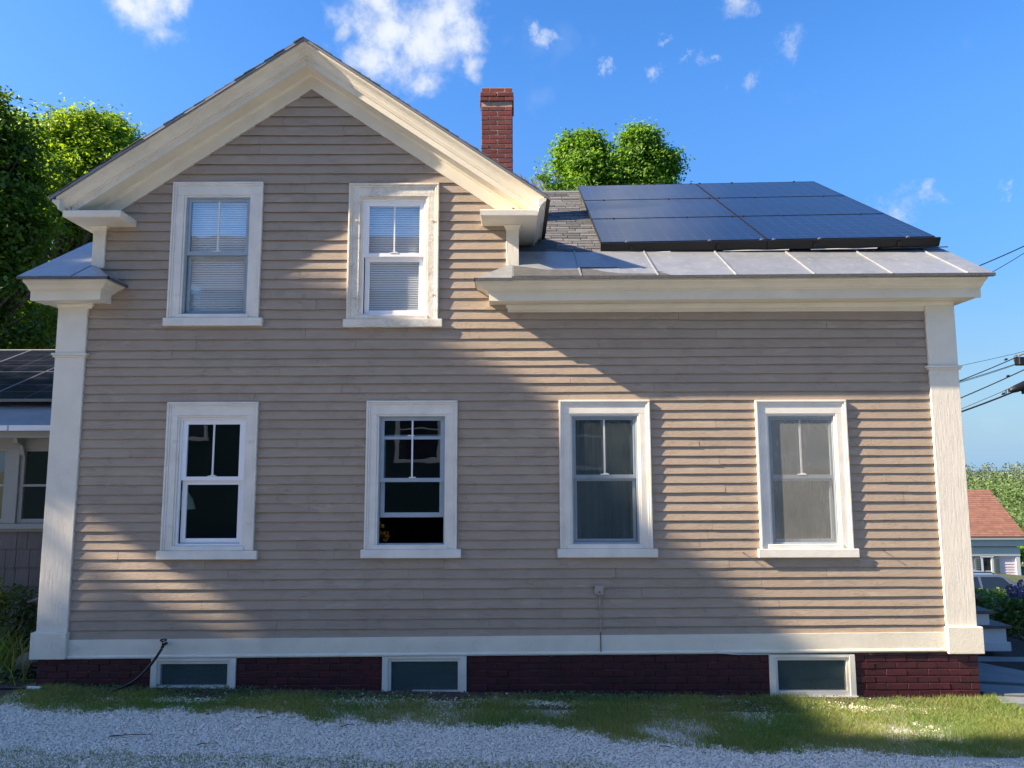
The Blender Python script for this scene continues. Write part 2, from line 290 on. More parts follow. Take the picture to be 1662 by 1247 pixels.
# ------------------------------------------------------------------ builders
def tag(o, label=None, cat=None, group=None, kind=None):
    if label: o['label'] = label
    if cat: o['category'] = cat
    if group: o['group'] = group
    if kind: o['kind'] = kind
    return o
def empty(name, loc, label, cat, group=None):
    o = bpy.data.objects.new(name, None); COL.objects.link(o); o.location = loc; o.empty_display_size = .2
    o['_o'] = tuple(loc); tag(o, label, cat, group); return o
class MB:
    def __init__(s): s.v = []; s.f = []
    def add(s, vs, fs):
        b = len(s.v); s.v += [tuple(map(float, v)) for v in vs]; s.f += [tuple(i+b for i in f) for f in fs]; return s
    def box(s, x0, x1, y0, y1, z0, z1, dzr=0.0, slope=0.0):
        # dzr: extra z at the x1 end (tilt)
        v = [(x0, y0, z0), (x1, y0, z0+dzr), (x1, y1, z0+dzr), (x0, y1, z0), (x0, y0, z1), (x1, y0, z1+dzr), (x1, y1, z1+dzr), (x0, y1, z1)]
        return s.add(v, [(0, 3, 2, 1), (4, 5, 6, 7), (0, 1, 5, 4), (1, 2, 6, 5), (2, 3, 7, 6), (3, 0, 4, 7)])
    def loft(s, rings, close=True, caps=True):
        n = len(rings[0]); v = [p for r in rings for p in r]; f = []
        for k in range(len(rings)-1):
            for i in range(n if close else n-1):
                j = (i+1) % n; f.append((k*n+i, k*n+j, (k+1)*n+j, (k+1)*n+i))
        if caps and close: f.append(tuple(range(n))[::-1]); f.append(tuple((len(rings)-1)*n+i for i in range(n)))
        return s.add(v, f)
    def tube(s, pts, r, n=8):
        pts = [Vector(p) for p in pts]; rs = r if isinstance(r, (list, tuple)) else [r]*len(pts); rings = []
        for i, p in enumerate(pts):
            d = (pts[min(i+1, len(pts)-1)] - pts[max(i-1, 0)]).normalized()
            a = d.cross(Vector((0, 0, 1)));
            if a.length < .1: a = d.cross(Vector((0, 1, 0)))
            a.normalize(); b = d.cross(a)
            rings.append([tuple(p + a*math.cos(t*2*math.pi/n)*rs[i] + b*math.sin(t*2*math.pi/n)*rs[i]) for t in range(n)])
        return s.loft(rings)
    def build(s, name, m, parent=None, bev=0.0, smooth=False, origin=None, mods=True):
        o0 = origin or (parent and tuple(parent.get('_o', (0, 0, 0)))) or (0, 0, 0)
        me = bpy.data.meshes.new(name); v = [(a-o0[0], b-o0[1], c-o0[2]) for a, b, c in s.v]
        me.from_pydata(v, [], s.f); me.materials.append(MATS[m]); me.update()
        bm = bmesh.new(); bm.from_mesh(me); bmesh.ops.recalc_face_normals(bm, faces=bm.faces)
        if bev > 0: bmesh.ops.bevel(bm, geom=bm.edges[:]+bm.verts[:], offset=bev, segments=1, affect='EDGES', clamp_overlap=True)
        bm.to_mesh(me); bm.free()
        if smooth:
            me.polygons.foreach_set('use_smooth', [True]*len(me.polygons))
        o = bpy.data.objects.new(name, me); COL.objects.link(o)
        if parent: o.parent = parent
        elif origin: o.location = origin
        if parent and '_o' in parent.keys(): o['_o'] = parent['_o']
        elif origin: o['_o'] = origin
        return o
def npmesh(name, V, F, m, parent=None, tint=None, origin=(0, 0, 0), smooth=False):
    me = bpy.data.meshes.new(name); V = np.asarray(V, np.float32) - np.array(origin, np.float32); F = np.asarray(F, np.int32)
    k = F.shape[1]; me.vertices.add(len(V)); me.vertices.foreach_set('co', V.ravel()); me.loops.add(F.size); me.loops.foreach_set('vertex_index', F.ravel())
    me.polygons.add(len(F)); me.polygons.foreach_set('loop_start', np.arange(0, F.size, k, dtype=np.int32)); me.polygons.foreach_set('loop_total', np.full(len(F), k, np.int32))
    if smooth: me.polygons.foreach_set('use_smooth', np.ones(len(F), bool))
    if tint is not None:
        a = me.attributes.new('tint', 'FLOAT', 'POINT'); a.data.foreach_set('value', np.asarray(tint, np.float32))
    me.materials.append(MATS[m]); me.update(calc_edges=True); me.validate()
    o = bpy.data.objects.new(name, me); COL.objects.link(o)
    if parent: o.parent = parent
    else: o.location = origin
    return o
def gz(x, y):
    """height of the ground"""
    z = 0.05 - 0.0155*np.clip(x, -7, 7)
    z = z - 0.27*np.clip(x-7.0, 0, 9.2) - 0.08*np.clip(x-16.2, 0, 19)
    z = z + 0.02*np.clip(np.abs(y+3)-6, 0, 1)*0
    return z

# ------------------------------------------------------------------ THE HOUSE
house = empty('house', (0, 0, 0), 'old taupe clapboard house with cream trim, front gable, brick base and metal edged roof', 'house')
SM = 0.60                       # main roof slope
ZE = 4.315                      # main roof edge height at y=-.40
def zr(y): return ZE + SM*(y+.40)
XM = -2.232; ZG = 6.95; SG = .68
XL, XR = -4.573, 4.452          # clapboard field
WINS = []  # x0,x1,z0,z1 of openings
def wn(cx, top, kind, **k):
    d = dict(cx=cx, top=top, kind=kind); d.update(k); WINS.append(d)
wn(-3.178, 3.041, 'L', style='vinyl', mat='casing', label='ground floor window with bright white vinyl sash and a lampshade inside')
wn(-1.062, 3.049, 'L', style='open', mat='casing', label='ground floor window with grey storm frame and lower sash raised over a dark gap')
wn(0.980, 3.050, 'L', style='storm', mat='casing', label='ground floor window with dark cloudy screen behind grey storm frame')
wn(3.065, 3.044, 'L', style='screen', mat='casing', label='ground floor window nearest the right corner board, its dusty screen in the sun')
wn(-3.224, 5.470, 'U', style='storm', mat='casing', label='upper window with grey storm frame and lowered blind')
wn(-1.289, 5.450, 'U', style='vinyl', mat='casingpeel', label='upper window with white vinyl sash and badly peeling casing')
for d in WINS:
    L = d['kind'] == 'L'
    d['w'] = .965 if L else .99
    d['h'] = 1.64 if L else 1.61           # to the bottom of the sill
    d['x0'] = d['cx']-d['w']/2; d['x1'] = d['cx']+d['w']/2; d['z1'] = d['top']; d['z0'] = d['top']-d['h']
    d['ox0'] = d['cx']-.37; d['ox1'] = d['cx']+.37; d['oz1'] = d['top']-.145; d['oz0'] = d['z0']+.115
BW = [(-3.696, -2.830, .41, .082), (-1.334, -.473, .428, .026), (2.621, 3.497, .430, .016)]

# wall sheathing: grid with openings, plus gable
def wall_sheet():
    xs = sorted({-4.87, 4.77, *[d[k] for d in WINS for k in ('ox0', 'ox1')]})
    zs = sorted({.43, 4.45, 4.97, *[d[k] for d in WINS for k in ('oz0', 'oz1')]})
    m = MB()
    for i in range(len(xs)-1):
        for j in range(len(zs)-1):
            a, b, c, e = xs[i], xs[i+1], zs[j], zs[j+1]; mx_, mz = (a+b)/2, (c+e)/2
            if any(d['ox0'] < mx_ < d['ox1'] and d['oz0'] < mz < d['oz1'] for d in WINS): continue
            if c >= 4.44:
                a = max(a, -4.56); b = min(b, .07)
                if b <= a: continue
                if e > 4.97:   # inside the gable
                    hl = (6.80-e)/SG
                    a = max(a, XM-hl); b = min(b, XM+hl)
                    if b <= a: continue
            m.box(a, b, 0, .05, c, e)
    m.add([(XM-1.9, .001, 5.46), (XM+1.9, .001, 5.46), (XM, .001, 6.76), (XM-1.9, .04, 5.46), (XM+1.9, .04, 5.46), (XM, .04, 6.76)], [(0, 1, 2), (3, 5, 4), (0, 2, 5, 3), (1, 4, 5, 2)])
    return m.build('wall', 'clap', house)
wall = wall_sheet()
# the rest of the shell (sides, back, inside floors)
shell = MB()
shell.box(-4.87, -4.80, .052, 7.9, .43, 4.1); shell.box(4.70, 4.77, .052, 7.9, .43, 4.1); shell.box(-4.87, 4.77, 7.9, 7.96, .43, 4.1)
shell.build('side_wall', 'clap', house)
ins = MB(); ins.box(-4.79, 4.69, .06, 7.8, .55, .60); ins.box(-4.79, 4.69, .055, 7.8, 3.28, 3.40)
ins.box(-4.79, 4.69, 3.0, 3.05, .6, 3.28); ins.box(-2.2, -2.1, .06, 3.0, .6, 3.28); ins.box(-.05, .05, .06, 3.0, .6, 3.28); ins.box(2.0, 2.1, .06, 3.0, .6, 3.28)
ins.box(-4.5, .0, 2.6, 2.65, 3.4, 5.0)
ins.build('interior_wall', 'interior', house)
for (a, b) in ((-4.565, -4.50), (.005, .07)):      # cheeks of the gable
    MB().add([(a, .05, 4.5), (b, .05, 4.5), (b, 3.8, 6.8), (a, 3.8, 6.8), (a, .05, 5.1), (b, .05, 5.1), (b, 3.8, 6.9), (a, 3.8, 6.9)], [(0, 3, 2, 1), (4, 5, 6, 7), (0, 1, 5, 4), (1, 2, 6, 5), (2, 3, 7, 6), (3, 0, 4, 7)])
    MB().add([(a, .05, 4.45), (b, .05, 4.45), (b, 1.2, 5.2), (a, 1.2, 5.2), (a, .05, 5.12), (b, .05, 5.12), (b, 1.2, 5.3), (a, 1.2, 5.3)], [(0, 3, 2, 1), (4, 5, 6, 7), (0, 1, 5, 4), (1, 2, 6, 5), (2, 3, 7, 6), (3, 0, 4, 7)]).build('cheek_wall', 'trim', house)

# clapboards, one mesh each
LOW = [(3.041,3.048),(2.950,2.944),(2.856,2.848),(2.756,2.751),(2.653,2.654),(2.557,2.555),(2.458,2.460),(2.364,2.367),(2.263,2.272),(2.167,2.177),(2.068,2.076),(1.972,1.978),(1.878,1.881),(1.781,1.788),(1.688,1.691),(1.592,1.595),(1.498,1.499),(1.400,1.400),(1.296,1.301),(1.192,1.203),(1.094,1.105),(0.982,1.007),(0.883,0.909),(0.779,0.813),(0.683,0.721),(.585,.64)]
MID = [(3.132,3.143),(3.230,3.240),(3.321,3.338),(3.419,3.434),(3.506,3.522),(3.598,3.618),(3.719,3.718),(3.840,3.815),(3.949,3.909),(4.056,4.005)]
UP = [4.162,4.272,4.382,4.490,4.593,4.703,4.811,4.920,5.026,5.130,5.243,5.347,5.459,5.571,5.678,5.794,5.909,6.010,6.127,6.233,6.345,6.460,6.57]
lines = [(a, b) for a, b in reversed(LOW)] + MID + [(u, u) for u in UP]
def lz(k, x):
    a, b = lines[k]; return a + (b-a)*(x+4.57)/9.02
nb = 0
def clapboard(x0, x1, k, slant=0):
    """one board between row lines k (its lower edge) and k+1"""
    global nb
    n = max(1, int((x1-x0)/.22)); rings = []
    thick = random.uniform(.014, .0185); dz = random.uniform(-.002, .002); ph = random.uniform(0, 6)
    for i in range(n+1):
        x = x0+(x1-x0)*i/n
        zb = lz(k, x)+dz+.0016*math.sin(x*2.7+ph)+random.uniform(-.0012, .0012); zt = lz(k+1, x)+.006
        yb = -.0105-thick+random.uniform(-.0012, .0012); zt2 = zt
        xt = x
        rings.append([(x, -.003, zb+.009), (x, yb+.006, zb+.009), (x, yb+.0045, zb), (x, yb, zb), (xt, -.0105, zt2), (xt, -.003, zt2)])
    m = MB().loft(rings); o = m.build('clapboard', 'clap', wall); nb += 1
    o.data.materials.append(MATS['undershade'])
    for p_ in o.data.polygons:     # undersides coloured near-black to deepen the shadow lines
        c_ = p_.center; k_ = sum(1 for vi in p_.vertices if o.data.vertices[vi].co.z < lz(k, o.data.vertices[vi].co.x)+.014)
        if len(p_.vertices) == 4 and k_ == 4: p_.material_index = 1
for k in range(len(lines)-1):
    z0 = lz(k, 0); z1 = lz(k+1, 0); zc = (z0+z1)/2
    xl, xr = XL, XR
    if zc > 4.0: xr = -.03
    if zc > 4.12: xl = XL
    if zc > 4.46: xl = -4.43; xr = -.055
    if zc > 4.97:
        hw = (6.552-z0)/SG + .04
        xl = max(xl, -2.246-hw); xr = min(xr, -2.246+hw)
    spans = [(xl, xr)]
    for d in WINS:
        if z0 > d['z0']-.03 and z1 < d['z1']+.03:
            ns = []
            for a, b in spans:
                if d['x1']-.02 <= a or d['x0']+.02 >= b: ns.append((a, b)); continue
                if d['x0']+.02 > a: ns.append((a, d['x0']+.02))
                if d['x1']-.02 < b: ns.append((d['x1']-.02, b))
            spans = ns
    for a, b in spans:
        L = b-a
        cuts = []
        if L > 4.5:
            x = a+random.uniform(.9, 3.0)
            while x < b-.7: cuts.append(x); x += random.uniform(1.7, 3.6)
        elif L > 1.2 and random.random() < .42: cuts = [a+random.uniform(.3, L-.3)]
        elif L > .8 and random.random() < .22: cuts = [a+random.uniform(.25, L-.25)]
        xs = [a]+cuts+[b]
        for i in range(len(xs)-1):
            clapboard(xs[i]+(.0012 if i else 0), xs[i+1]-(.0012 if i < len(xs)-2 else 0), k)
print('clapboards', nb)

# windows
def make_window(d):
    x0, x1, z0, z1 = d['x0'], d['x1'], d['z0'], d['z1']; ox0, ox1, oz0, oz1 = d['ox0'], d['ox1'], d['oz0'], d['oz1']
    m = MB(); zs = z0+.088       # top of sill
    # flat casing boards
    m.box(x0+.035, ox0, -.034, -.001, zs, oz1); m.box(ox1, x1-.035, -.034, -.001, zs, oz1); m.box(x0+.035, x1-.035, -.034, -.001, oz1, z1-.035)
    o = m.build('window', d['mat'], house, bev=.003); o['label'] = d['label']
    b = MB()    # outer band moulding, three edges, stepped
    for (dx, y, t) in ((0, -.054, .022), (.022, -.046, .020)):
        b.box(x0+dx, x0+dx+t, y, -.001, zs, z1-dx-t-.0005); b.box(x1-dx-t, x1-dx, y, -.001, zs, z1-dx-t-.0005)
        b.box(x0+dx, x1-dx, y-.001, -.001, z1-dx-t, z1-dx)
    b.build('band_moulding', d['mat'], o, bev=.004)
    i = MB()    # inner stop and jambs
    i.box(ox0, ox0+.02, -.024, .09, oz0-.02, oz1-.02); i.box(ox1-.02, ox1, -.024, .09, oz0-.02, oz1-.02); i.box(ox0, ox1, -.025, .09, oz1-.02, oz1)
    i.build('jamb', d['mat'], o, bev=.002)
    s = MB(); s.box(x0-.03, x1+.045, -.068, .0, z0, zs); s.box(ox0-.035, ox1+.01, -.045, .05, zs, zs+.045)
    s.build('sill', d['mat'], o, bev=.004)
    st = d['style']; fm = 'vinyl' if st == 'vinyl' else 'storm'; pm = 'panehi' if d['kind'] == 'U' else 'pane'
    a0, a1 = ox0+.02, ox1-.02; b0, b1 = zs+.045, oz1-.02; mid = b0+(b1-b0)*.505
    fw_ = .05 if st == 'vinyl' else .034
    def sash(name, xa, xb, za, zb, y, w, mt, brail=None):
        q = MB(); br = brail or w; q.box(xa, xa+w, y, y+.03, za, zb); q.box(xb-w, xb, y, y+.03, za, zb); q.box(xa+w, xb-w, y+.001, y+.03, zb-w, zb); q.box(xa+w, xb-w, y+.001, y+.03, za, za+br)
        return q.build(name, mt, o, bev=.002)
    def pane(xa, xb, za, zb, y, mt=None):
        q = MB(); q.add([(xa, y, za), (xb, y, za), (xb, y, zb), (xa, y, zb)], [(0, 1, 2, 3)]); return q.build('pane', mt or pm, o)
    if st == 'open':
        sash('storm_frame', a0, a1, b0, b1, .0, .012, 'storm')
        q = MB(); q.box(a0+.012, a0+.05, .012, .034, mid, b1-.012); q.box(a1-.05, a1-.012, .012, .034, mid, b1-.012); q.box(a0+.05, a1-.05, .012, .034, b1-.045, b1-.012); q.box(a0+.012, a1-.012, .006, .034, mid-.03, mid+.012)
        q.build('upper_sash', 'storm', o, bev=.002)
        sash('lower_sash', a0+.014, a1-.014, mid-.40, mid+.47, .038, .045, 'storm', brail=.05)
        q = MB(); zz = mid+.42; q.box(a0+.05, a1-.05, .020, .036, zz, zz+.032); q.build('check_rail', 'storm', o)
        q = MB(); q.box(d['cx']-.008, d['cx']+.008, .010, .028, mid+.012, b1-.045); q.build('muntin', 'muntin', o)
        pane(a0+.05, a1-.05, mid+.01, b1-.045, .026); pane(a0+.05, a1-.05, mid-.36, mid-.03, .050)
        q = MB(); q.box(d['cx']-.05, d['cx']+.02, .012, .03, zz+.034, zz+.046); q.box(d['cx']-.03, d['cx']+.04, .0, .02, mid+.013, mid+.024); q.build('sash_lock', 'white', o)
    else:
        fy = .012 if st == 'vinyl' else .004
        if st == 'vinyl':
            sash('frame', a0, a1, b0, b1, -.004, .022, fm); g0, g1, h0, h1 = a0+.022, a1-.022, b0+.022, b1-.022
        else:
            sash('storm_frame', a0, a1, b0, b1, -.004, .018, fm); g0, g1, h0, h1 = a0+.018, a1-.018, b0+.018, b1-.018
        sash('upper_sash', g0, g1, mid, h1, fy, fw_ if st == 'vinyl' else .026, fm, brail=.040)
        sash('lower_sash', g0+.006, g1-.006, h0, mid+.004, fy+.034, fw_ if st == 'vinyl' else .03, fm)
        ww = fw_ if st == 'vinyl' else .026
        q = MB(); q.box(d['cx']-.0085, d['cx']+.0085, fy+.006, fy+.018, mid+.040, h1-ww); q.build('muntin', 'muntin', o)
        pane(g0+ww, g1-ww, mid+.038, h1-ww, fy+.016); pane(g0+ww, g1-ww, h0+ww, mid, fy+.050)
        q = MB(); q.box(d['cx']-.045, d['cx']+.045, fy-.004, fy+.012, mid+.040, mid+.050); q.box(d['cx']-.015, d['cx']+.03, fy-.004, fy+.01, mid+.050, mid+.058); q.build('sash_lock', 'white', o)
    if st in ('storm', 'screen') and d['kind'] == 'L':
        q = MB(); q.add([(a0+.01, .001, b0+.01), (a1-.01, .001, b0+.01), (a1-.01, .001, b1-.01), (a0+.01, .001, b1-.01)], [(0, 1, 2, 3)])
        q.build('screen', 'screendirty' if st == 'screen' else 'screen', o)
    if d['kind'] == 'U':
        q = MB(); z = b0+.01; top = b1 if st == 'storm' else b1-.1
        while z < b1:
            q.add([(a0+.03, .080, z), (a1-.03, .080, z), (a1-.03, .092, z+.0238), (a0+.03, .092, z+.0238)], [(0, 1, 2, 3)]); z += .0255
        q.build('blind', 'blind', o)
    else:
        if st in ('storm',):
            q = MB(); n = 26; pts = [(a0+(a1-a0)*i/n, .22+.02*math.sin(i*1.9)) for i in range(n+1)]
            q.add([(x, y, b0) for x, y in pts]+[(x, y, b1) for x, y in pts], [(i, i+1, n+2+i, n+1+i) for i in range(n)]); q.build('curtain', 'curtain', o)
    # old shutter hooks on the casing
    hk = []
    if st in ('vinyl',) : hk = [(x0+.075, zs+.25), (x1-.075, zs+.28), (x0+.085, z1-.42), (x1-.08, z1-.42)]
    if d['kind'] == 'U' and st == 'storm': hk = [(x0+.085, zs+.26)]
    for (hx, hz) in hk:
        q = MB(); q.tube([(hx, -.034, hz), (hx+.003, -.052, hz+.004), (hx+.02, -.056, hz-.008), (hx+.045, -.050, hz-.016)], .0042, 6); q.tube([(hx-.012, -.038, hz+.01), (hx+.004, -.040, hz-.004), (hx+.002, -.040, hz-.022)], .005, 6)
        q.build('shutter_hook', d['mat'], o)
    return o
for d in WINS: make_window(d)
# nails left in the wall
for (x, z) in ((2.40, 1.45), (3.86, 1.47)):
    MB().tube([(x, -.01, z), (x, -.075, z+.004)], .004, 6).build('nail', 'iron', house)

# basement: mortar wall and bricks
fm = MB(); segs = [-4.87] + [v for w_ in BW for v in (w_[0], w_[1])] + [4.767]
for i in range(0, len(segs), 2): fm.box(segs[i], segs[i+1], -.019, .25, -.35, .44)
for w_ in BW: fm.box(w_[0], w_[1], -.019, .25, -.35, w_[3]-.03)
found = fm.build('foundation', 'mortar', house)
def brick_mesh(name, L, H, D, m, seed, bev=.004, rough=.0022):
    r = random.Random(seed); bm = bmesh.new(); bmesh.ops.create_cube(bm, size=1)
    for v in bm.verts: v.co = Vector((v.co.x*L+r.uniform(-rough, rough), v.co.y*D+(r.uniform(-rough, rough)), v.co.z*H+r.uniform(-rough, rough)))
    bmesh.ops.bevel(bm, geom=bm.edges[:], offset=bev, segments=1, affect='EDGES')
    me = bpy.data.meshes.new(name); bm.to_mesh(me); bm.free(); me.materials.append(MATS[m]); return me
BM = {}
def put_brick(parent, cx_, cy_, cz_, L, H, D, m, rotz=0):
    key = (round(L, 2), H, D, m, random.randrange(3))
    if key not in BM: BM[key] = brick_mesh('brick', round(L, 2), H, D, m, len(BM))
    o = bpy.data.objects.new('brick', BM[key]); COL.objects.link(o); o.parent = parent
    o.location = (cx_, cy_, cz_); o.rotation_euler = (random.uniform(-.012, .012), random.uniform(-.006, .006), rotz+random.uniform(-.01, .01)); return o
cnt = 0
for r_ in range(6):
    zc = .385-.069*r_ - .002
    x = -4.87 + (.0 if r_ % 2 else .105) - .21*0
    edges = [-4.87]; x = -4.87+(.21 if r_ % 2 else .105)
    while x < 4.767-.05: edges.append(x); x += .2145
    edges.append(4.767)
    for i in range(len(edges)-1):
        a, b = edges[i], edges[i+1]
        parts = [(a, b)]
        for w_ in BW:
            if zc > w_[3]-.05:
                np_ = []
                for p, q in parts:
                    if q <= w_[0] or p >= w_[1]: np_.append((p, q))
                    else:
                        if p < w_[0]-.04: np_.append((p, w_[0]))
                        if q > w_[1]+.04: np_.append((w_[1], q))
                parts = np_
        for p, q in parts:
            L = q-p-.008
            if L < .03 or zc+.035 < float(gz(p, 0))-.01: continue
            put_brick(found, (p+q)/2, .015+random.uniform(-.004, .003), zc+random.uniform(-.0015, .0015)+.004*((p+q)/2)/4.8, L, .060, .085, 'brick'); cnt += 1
    # the right corner's side face
    put_brick(found, 4.75, .16, zc, .19, .060, .085, 'brick', R(90))
print('bricks', cnt)
for k, (x0, x1, z1, z0) in enumerate(BW):
    q = MB(); q.box(x0, x0+.06, -.046, .06, z0, z1); q.box(x1-.06, x1, -.046, .06, z0, z1); q.box(x0+.06, x1-.06, -.045, .06, z1-.03, z1); q.box(x0-.012 if k == 2 else x0, x1+.012 if k == 2 else x1, -.058, .06, z0-.03, z0+.008)
    o = q.build('basement_window', 'casing', house, bev=.003)
    q = MB(); a0, a1, b0, b1 = x0+.06, x1-.06, z0+.01, z1-.032; w_ = .028
    q.box(a0, a0+w_, -.030, .03, b0, b1); q.box(a1-w_, a1, -.030, .03, b0, b1); q.box(a0+w_, a1-w_, -.029, .03, b1-w_, b1); q.box(a0+w_, a1-w_, -.029, .03, b0, b0+w_*1.5)
    q.build('sash', 'casing', o, bev=.002)
    q = MB(); q.add([(a0+w_, -.010, b0+w_), (a1-w_, -.010, b0+w_), (a1-w_, -.010, b1-w_), (a0+w_, -.010, b1-w_)], [(0, 1, 2, 3)]); q.build('pane', 'cellarglass', o)
MB().box(-4.8, 4.7, .6, .65, -.3, .45).build('cellar_wall', 'interior', house)

# water table
def strip(name, m, x0, x1, y0, y1, zl0, zl1, zr0, zr1, bev=.003, n=14):
    rings = [[(x0+(x1-x0)*t/n, y0, zl0+(zr0-zl0)*t/n), (x0+(x1-x0)*t/n, y0, zl1+(zr1-zl1)*t/n), (x0+(x1-x0)*t/n, y1, zl1+(zr1-zl1)*t/n), (x0+(x1-x0)*t/n, y1, zl0+(zr0-zl0)*t/n)] for t in range(n+1)]
    return MB().loft(rings).build(name, m, house, bev=0)
def wl(x): return (x+4.57)/9.02*.05
for (a, b) in ((-4.556, .898), (.901, 4.44)):
    strip('water_table', 'trim', a, b, -.040, .0, .437+wl(a), .592+wl(a)*1.1, .437+wl(b), .592+wl(b)*1.1)
q = MB(); rings = []
for t in range(15):
    x = -4.556+t/14*8.996; z = .420+wl(x)
    rings.append([(x, -.034+.0-.022*math.sin(a)*1.0, z-.020*math.cos(a)) for a in [R(v) for v in (0, 30, 60, 90, 120, 150, 180)]]+[(x, 0, z+.02), (x, 0, z-.02)])
q.loft(rings).build('water_table_bead', 'trim', house, smooth=False)

# corner boards
def corner(x0, x1, ztop, zb, zbt, zc0, label):
    q = MB(); q.box(x0, x1, -.045, .20, zbt-.02, ztop); o = q.build('corner_board', 'trimv', house, bev=.005); o['label'] = label
    q = MB(); q.box(x0-.035 if x0 < 0 else x0-.012, x1+.014 if x0 < 0 else x1+.04, -.078, .24, zb, zbt); q.build('base_block', 'trim', o, bev=.006)
    q = MB(); e = .03; q.box(x0-e, x1+e, -.070, .22, zc0, zc0+.024); q.box(x0-e*.6, x1+e*.6, -.060, .21, zc0-.022, zc0); q.build('collar', 'trim', o, bev=.004)
corner(-4.892, -4.573, 4.155, .407, .672, 3.545, 'corner board at the left end of the wall')
corner(4.455, 4.77, 4.14, .438, .705, 3.385, 'corner board at the right end of the wall, lit by the sun')
for (a, b, t) in ((-4.566, -4.430, 'l'), (-.060, .078, 'r')):
    q = MB(); q.box(a, b, -.045, .12, 4.50, 4.975); o = q.build('upper_corner_board', 'trimv', house, bev=.003)
    q = MB(); rings = [[(a-e, -.045-e, z), (b+e, -.045-e, z), (b+e, .1, z), (a-e, .1, z)] for (z, e) in ((4.915, .001), (4.94, .012), (4.965, .030))]
    q.loft(rings).build('capital', 'trim', o)

# eaves: profile polygons (overhang, z relative)
def box_eave(x0, x1, inner_left, inner_right, dzl, dzr):
    """classical box eave along the wall top. inner_* = mitred return to the wall at that end"""
    crown = [(.375, -.012), (.375, -.030), (.362, -.040), (.335, -.048), (.305, -.062), (.285, -.080), (.275, -.090), (.262, -.092), (.262, -.012)]
    bead = [(.262, -.070), (.262, -.098), (.248, -.106), (.225, -.108), (.225, -.070)]
    fas = [(.235, -.100), (.235, -.205), (.205, -.205), (.205, -.100)]
    bed = [(.060, -.203), (.060, -.222), (.045, -.240), (.030, -.258), (.0, -.258), (.0, -.203)]
    out = []
    for nm, pr, mt in (('crown_moulding', crown, 'trim'), ('bead_moulding', bead, 'trim'), ('fascia', fas, 'trim'), ('bed_moulding', bed, 'trim')):
        m = MB(); rings = []
        def ring(fn): rings.append([fn(o, z) for o, z in pr])
        if inner_left: ring(lambda o, z: (x0-o, -.0, ZE+z+dzl)); ring(lambda o, z: (x0-o, -o, ZE+z+dzl))
        else: ring(lambda o, z: (x0-(.0 if nm == 'bed_moulding' else .18), -o, ZE+z+dzl))
        if inner_right: ring(lambda o, z: (x1+o, -o, ZE+z+dzr)); ring(lambda o, z: (x1+o, 0, ZE+z+dzr))
        else: ring(lambda o, z: (x1+(.0 if nm == 'bed_moulding' else .18), -o, ZE+z+dzr))
        m.loft(rings).build(nm, mt, house)
    xa = x0-.22 if inner_left else x0-.165; xb = x1+.22 if inner_right else x1+.165
    m = MB(); m.add([(xa, -.21, ZE-.200+dzl), (xb, -.21, ZE-.200+dzr), (xb, 0, ZE-.200+dzr), (xa, 0, ZE-.200+dzl), (xa, -.21, ZE-.188+dzl), (xb, -.21, ZE-.188+dzr), (xb, 0, ZE-.188+dzr), (xa, 0, ZE-.188+dzl)], [(0, 3, 2, 1), (4, 5, 6, 7), (0, 1, 5, 4), (1, 2, 6, 5), (2, 3, 7, 6), (3, 0, 4, 7)]); m.build('soffit', 'soffit', house)
box_eave(-.005, 4.765, True, False, -.028, 0)
box_eave(-4.895, -4.573, False, True, -.012, 0)
# side eaves/rakes running back at both house ends
for sx, xa in ((1, 4.765), (-1, -4.895)):
    q = MB(); q.add([(xa+sx*.145, -.205, zr(-.2)-.24), (xa+sx*.178, -.205, zr(-.2)-.24), (xa+sx*.178, 3.8, zr(3.8)-.20), (xa+sx*.145, 3.8, zr(3.8)-.20), (xa+sx*.145, -.205, zr(-.2)-.03), (xa+sx*.178, -.205, zr(-.2)-.03), (xa+sx*.178, 3.8, zr(3.8)-.03), (xa+sx*.145, 3.8, zr(3.8)-.03)], [(0, 3, 2, 1), (4, 5, 6, 7), (0, 1, 5, 4), (1, 2, 6, 5), (2, 3, 7, 6), (3, 0, 4, 7)])
    q.build('side_rake_board', 'trim', house)
    q = MB(); a, b = sorted((xa+sx*.001, xa+sx*.16)); q.box(a, b, -.20, 3.2, ZE-.20, ZE-.185); q.build('side_soffit', 'soffit', house)
# frieze under the right eave
strip('frieze', 'trim', -.044, 4.453, -.032, 0, 4.005, 4.115, 4.006, 4.125)

# gable trim
def rzs(x): return ZG-SG*abs(x-XM)
def rake(name, m, poly, xl, xr, dy=0):
    """poly: (y, v) with v below the roof line; both slopes"""
    o = None
    for a, b in ((xl, XM), (XM, xr)):
        rings = [[(x, y, rzs(x)+v) for y, v in poly] for x in (a, b)]
        MB().loft(rings).build(name, m, house)
rake('rake_crown', 'trim', [(-.372, -.030), (-.372, -.048), (-.362, -.058), (-.340, -.066), (-.312, -.080), (-.290, -.104), (-.280, -.128), (-.272, -.140), (-.25, -.140), (-.25, -.030)], -4.79, .345)
rake('rake_bead', 'trim', [(-.262, -.125), (-.262, -.152), (-.25, -.158), (-.232, -.158), (-.232, -.125)], -4.74, .30)
rake('rake_fascia', 'trim', [(-.238, -.15), (-.238, -.222), (-.214, -.222), (-.214, -.15)], -4.70, .255)
rake('rake_soffit', 'soffit', [(-.215, -.205), (-.215, -.218), (-.002, -.218), (-.002, -.205)], -4.64, .19)
rake('rake_frieze', 'trim', [(-.036, -.216), (-.036, -.398), (-.0, -.398), (-.0, -.216)], -4.50, .01)
rake('rake_bed_moulding', 'trim', [(-.062, -.216), (-.058, -.232), (-.036, -.250), (-.034, -.216)], -4.55, .08)
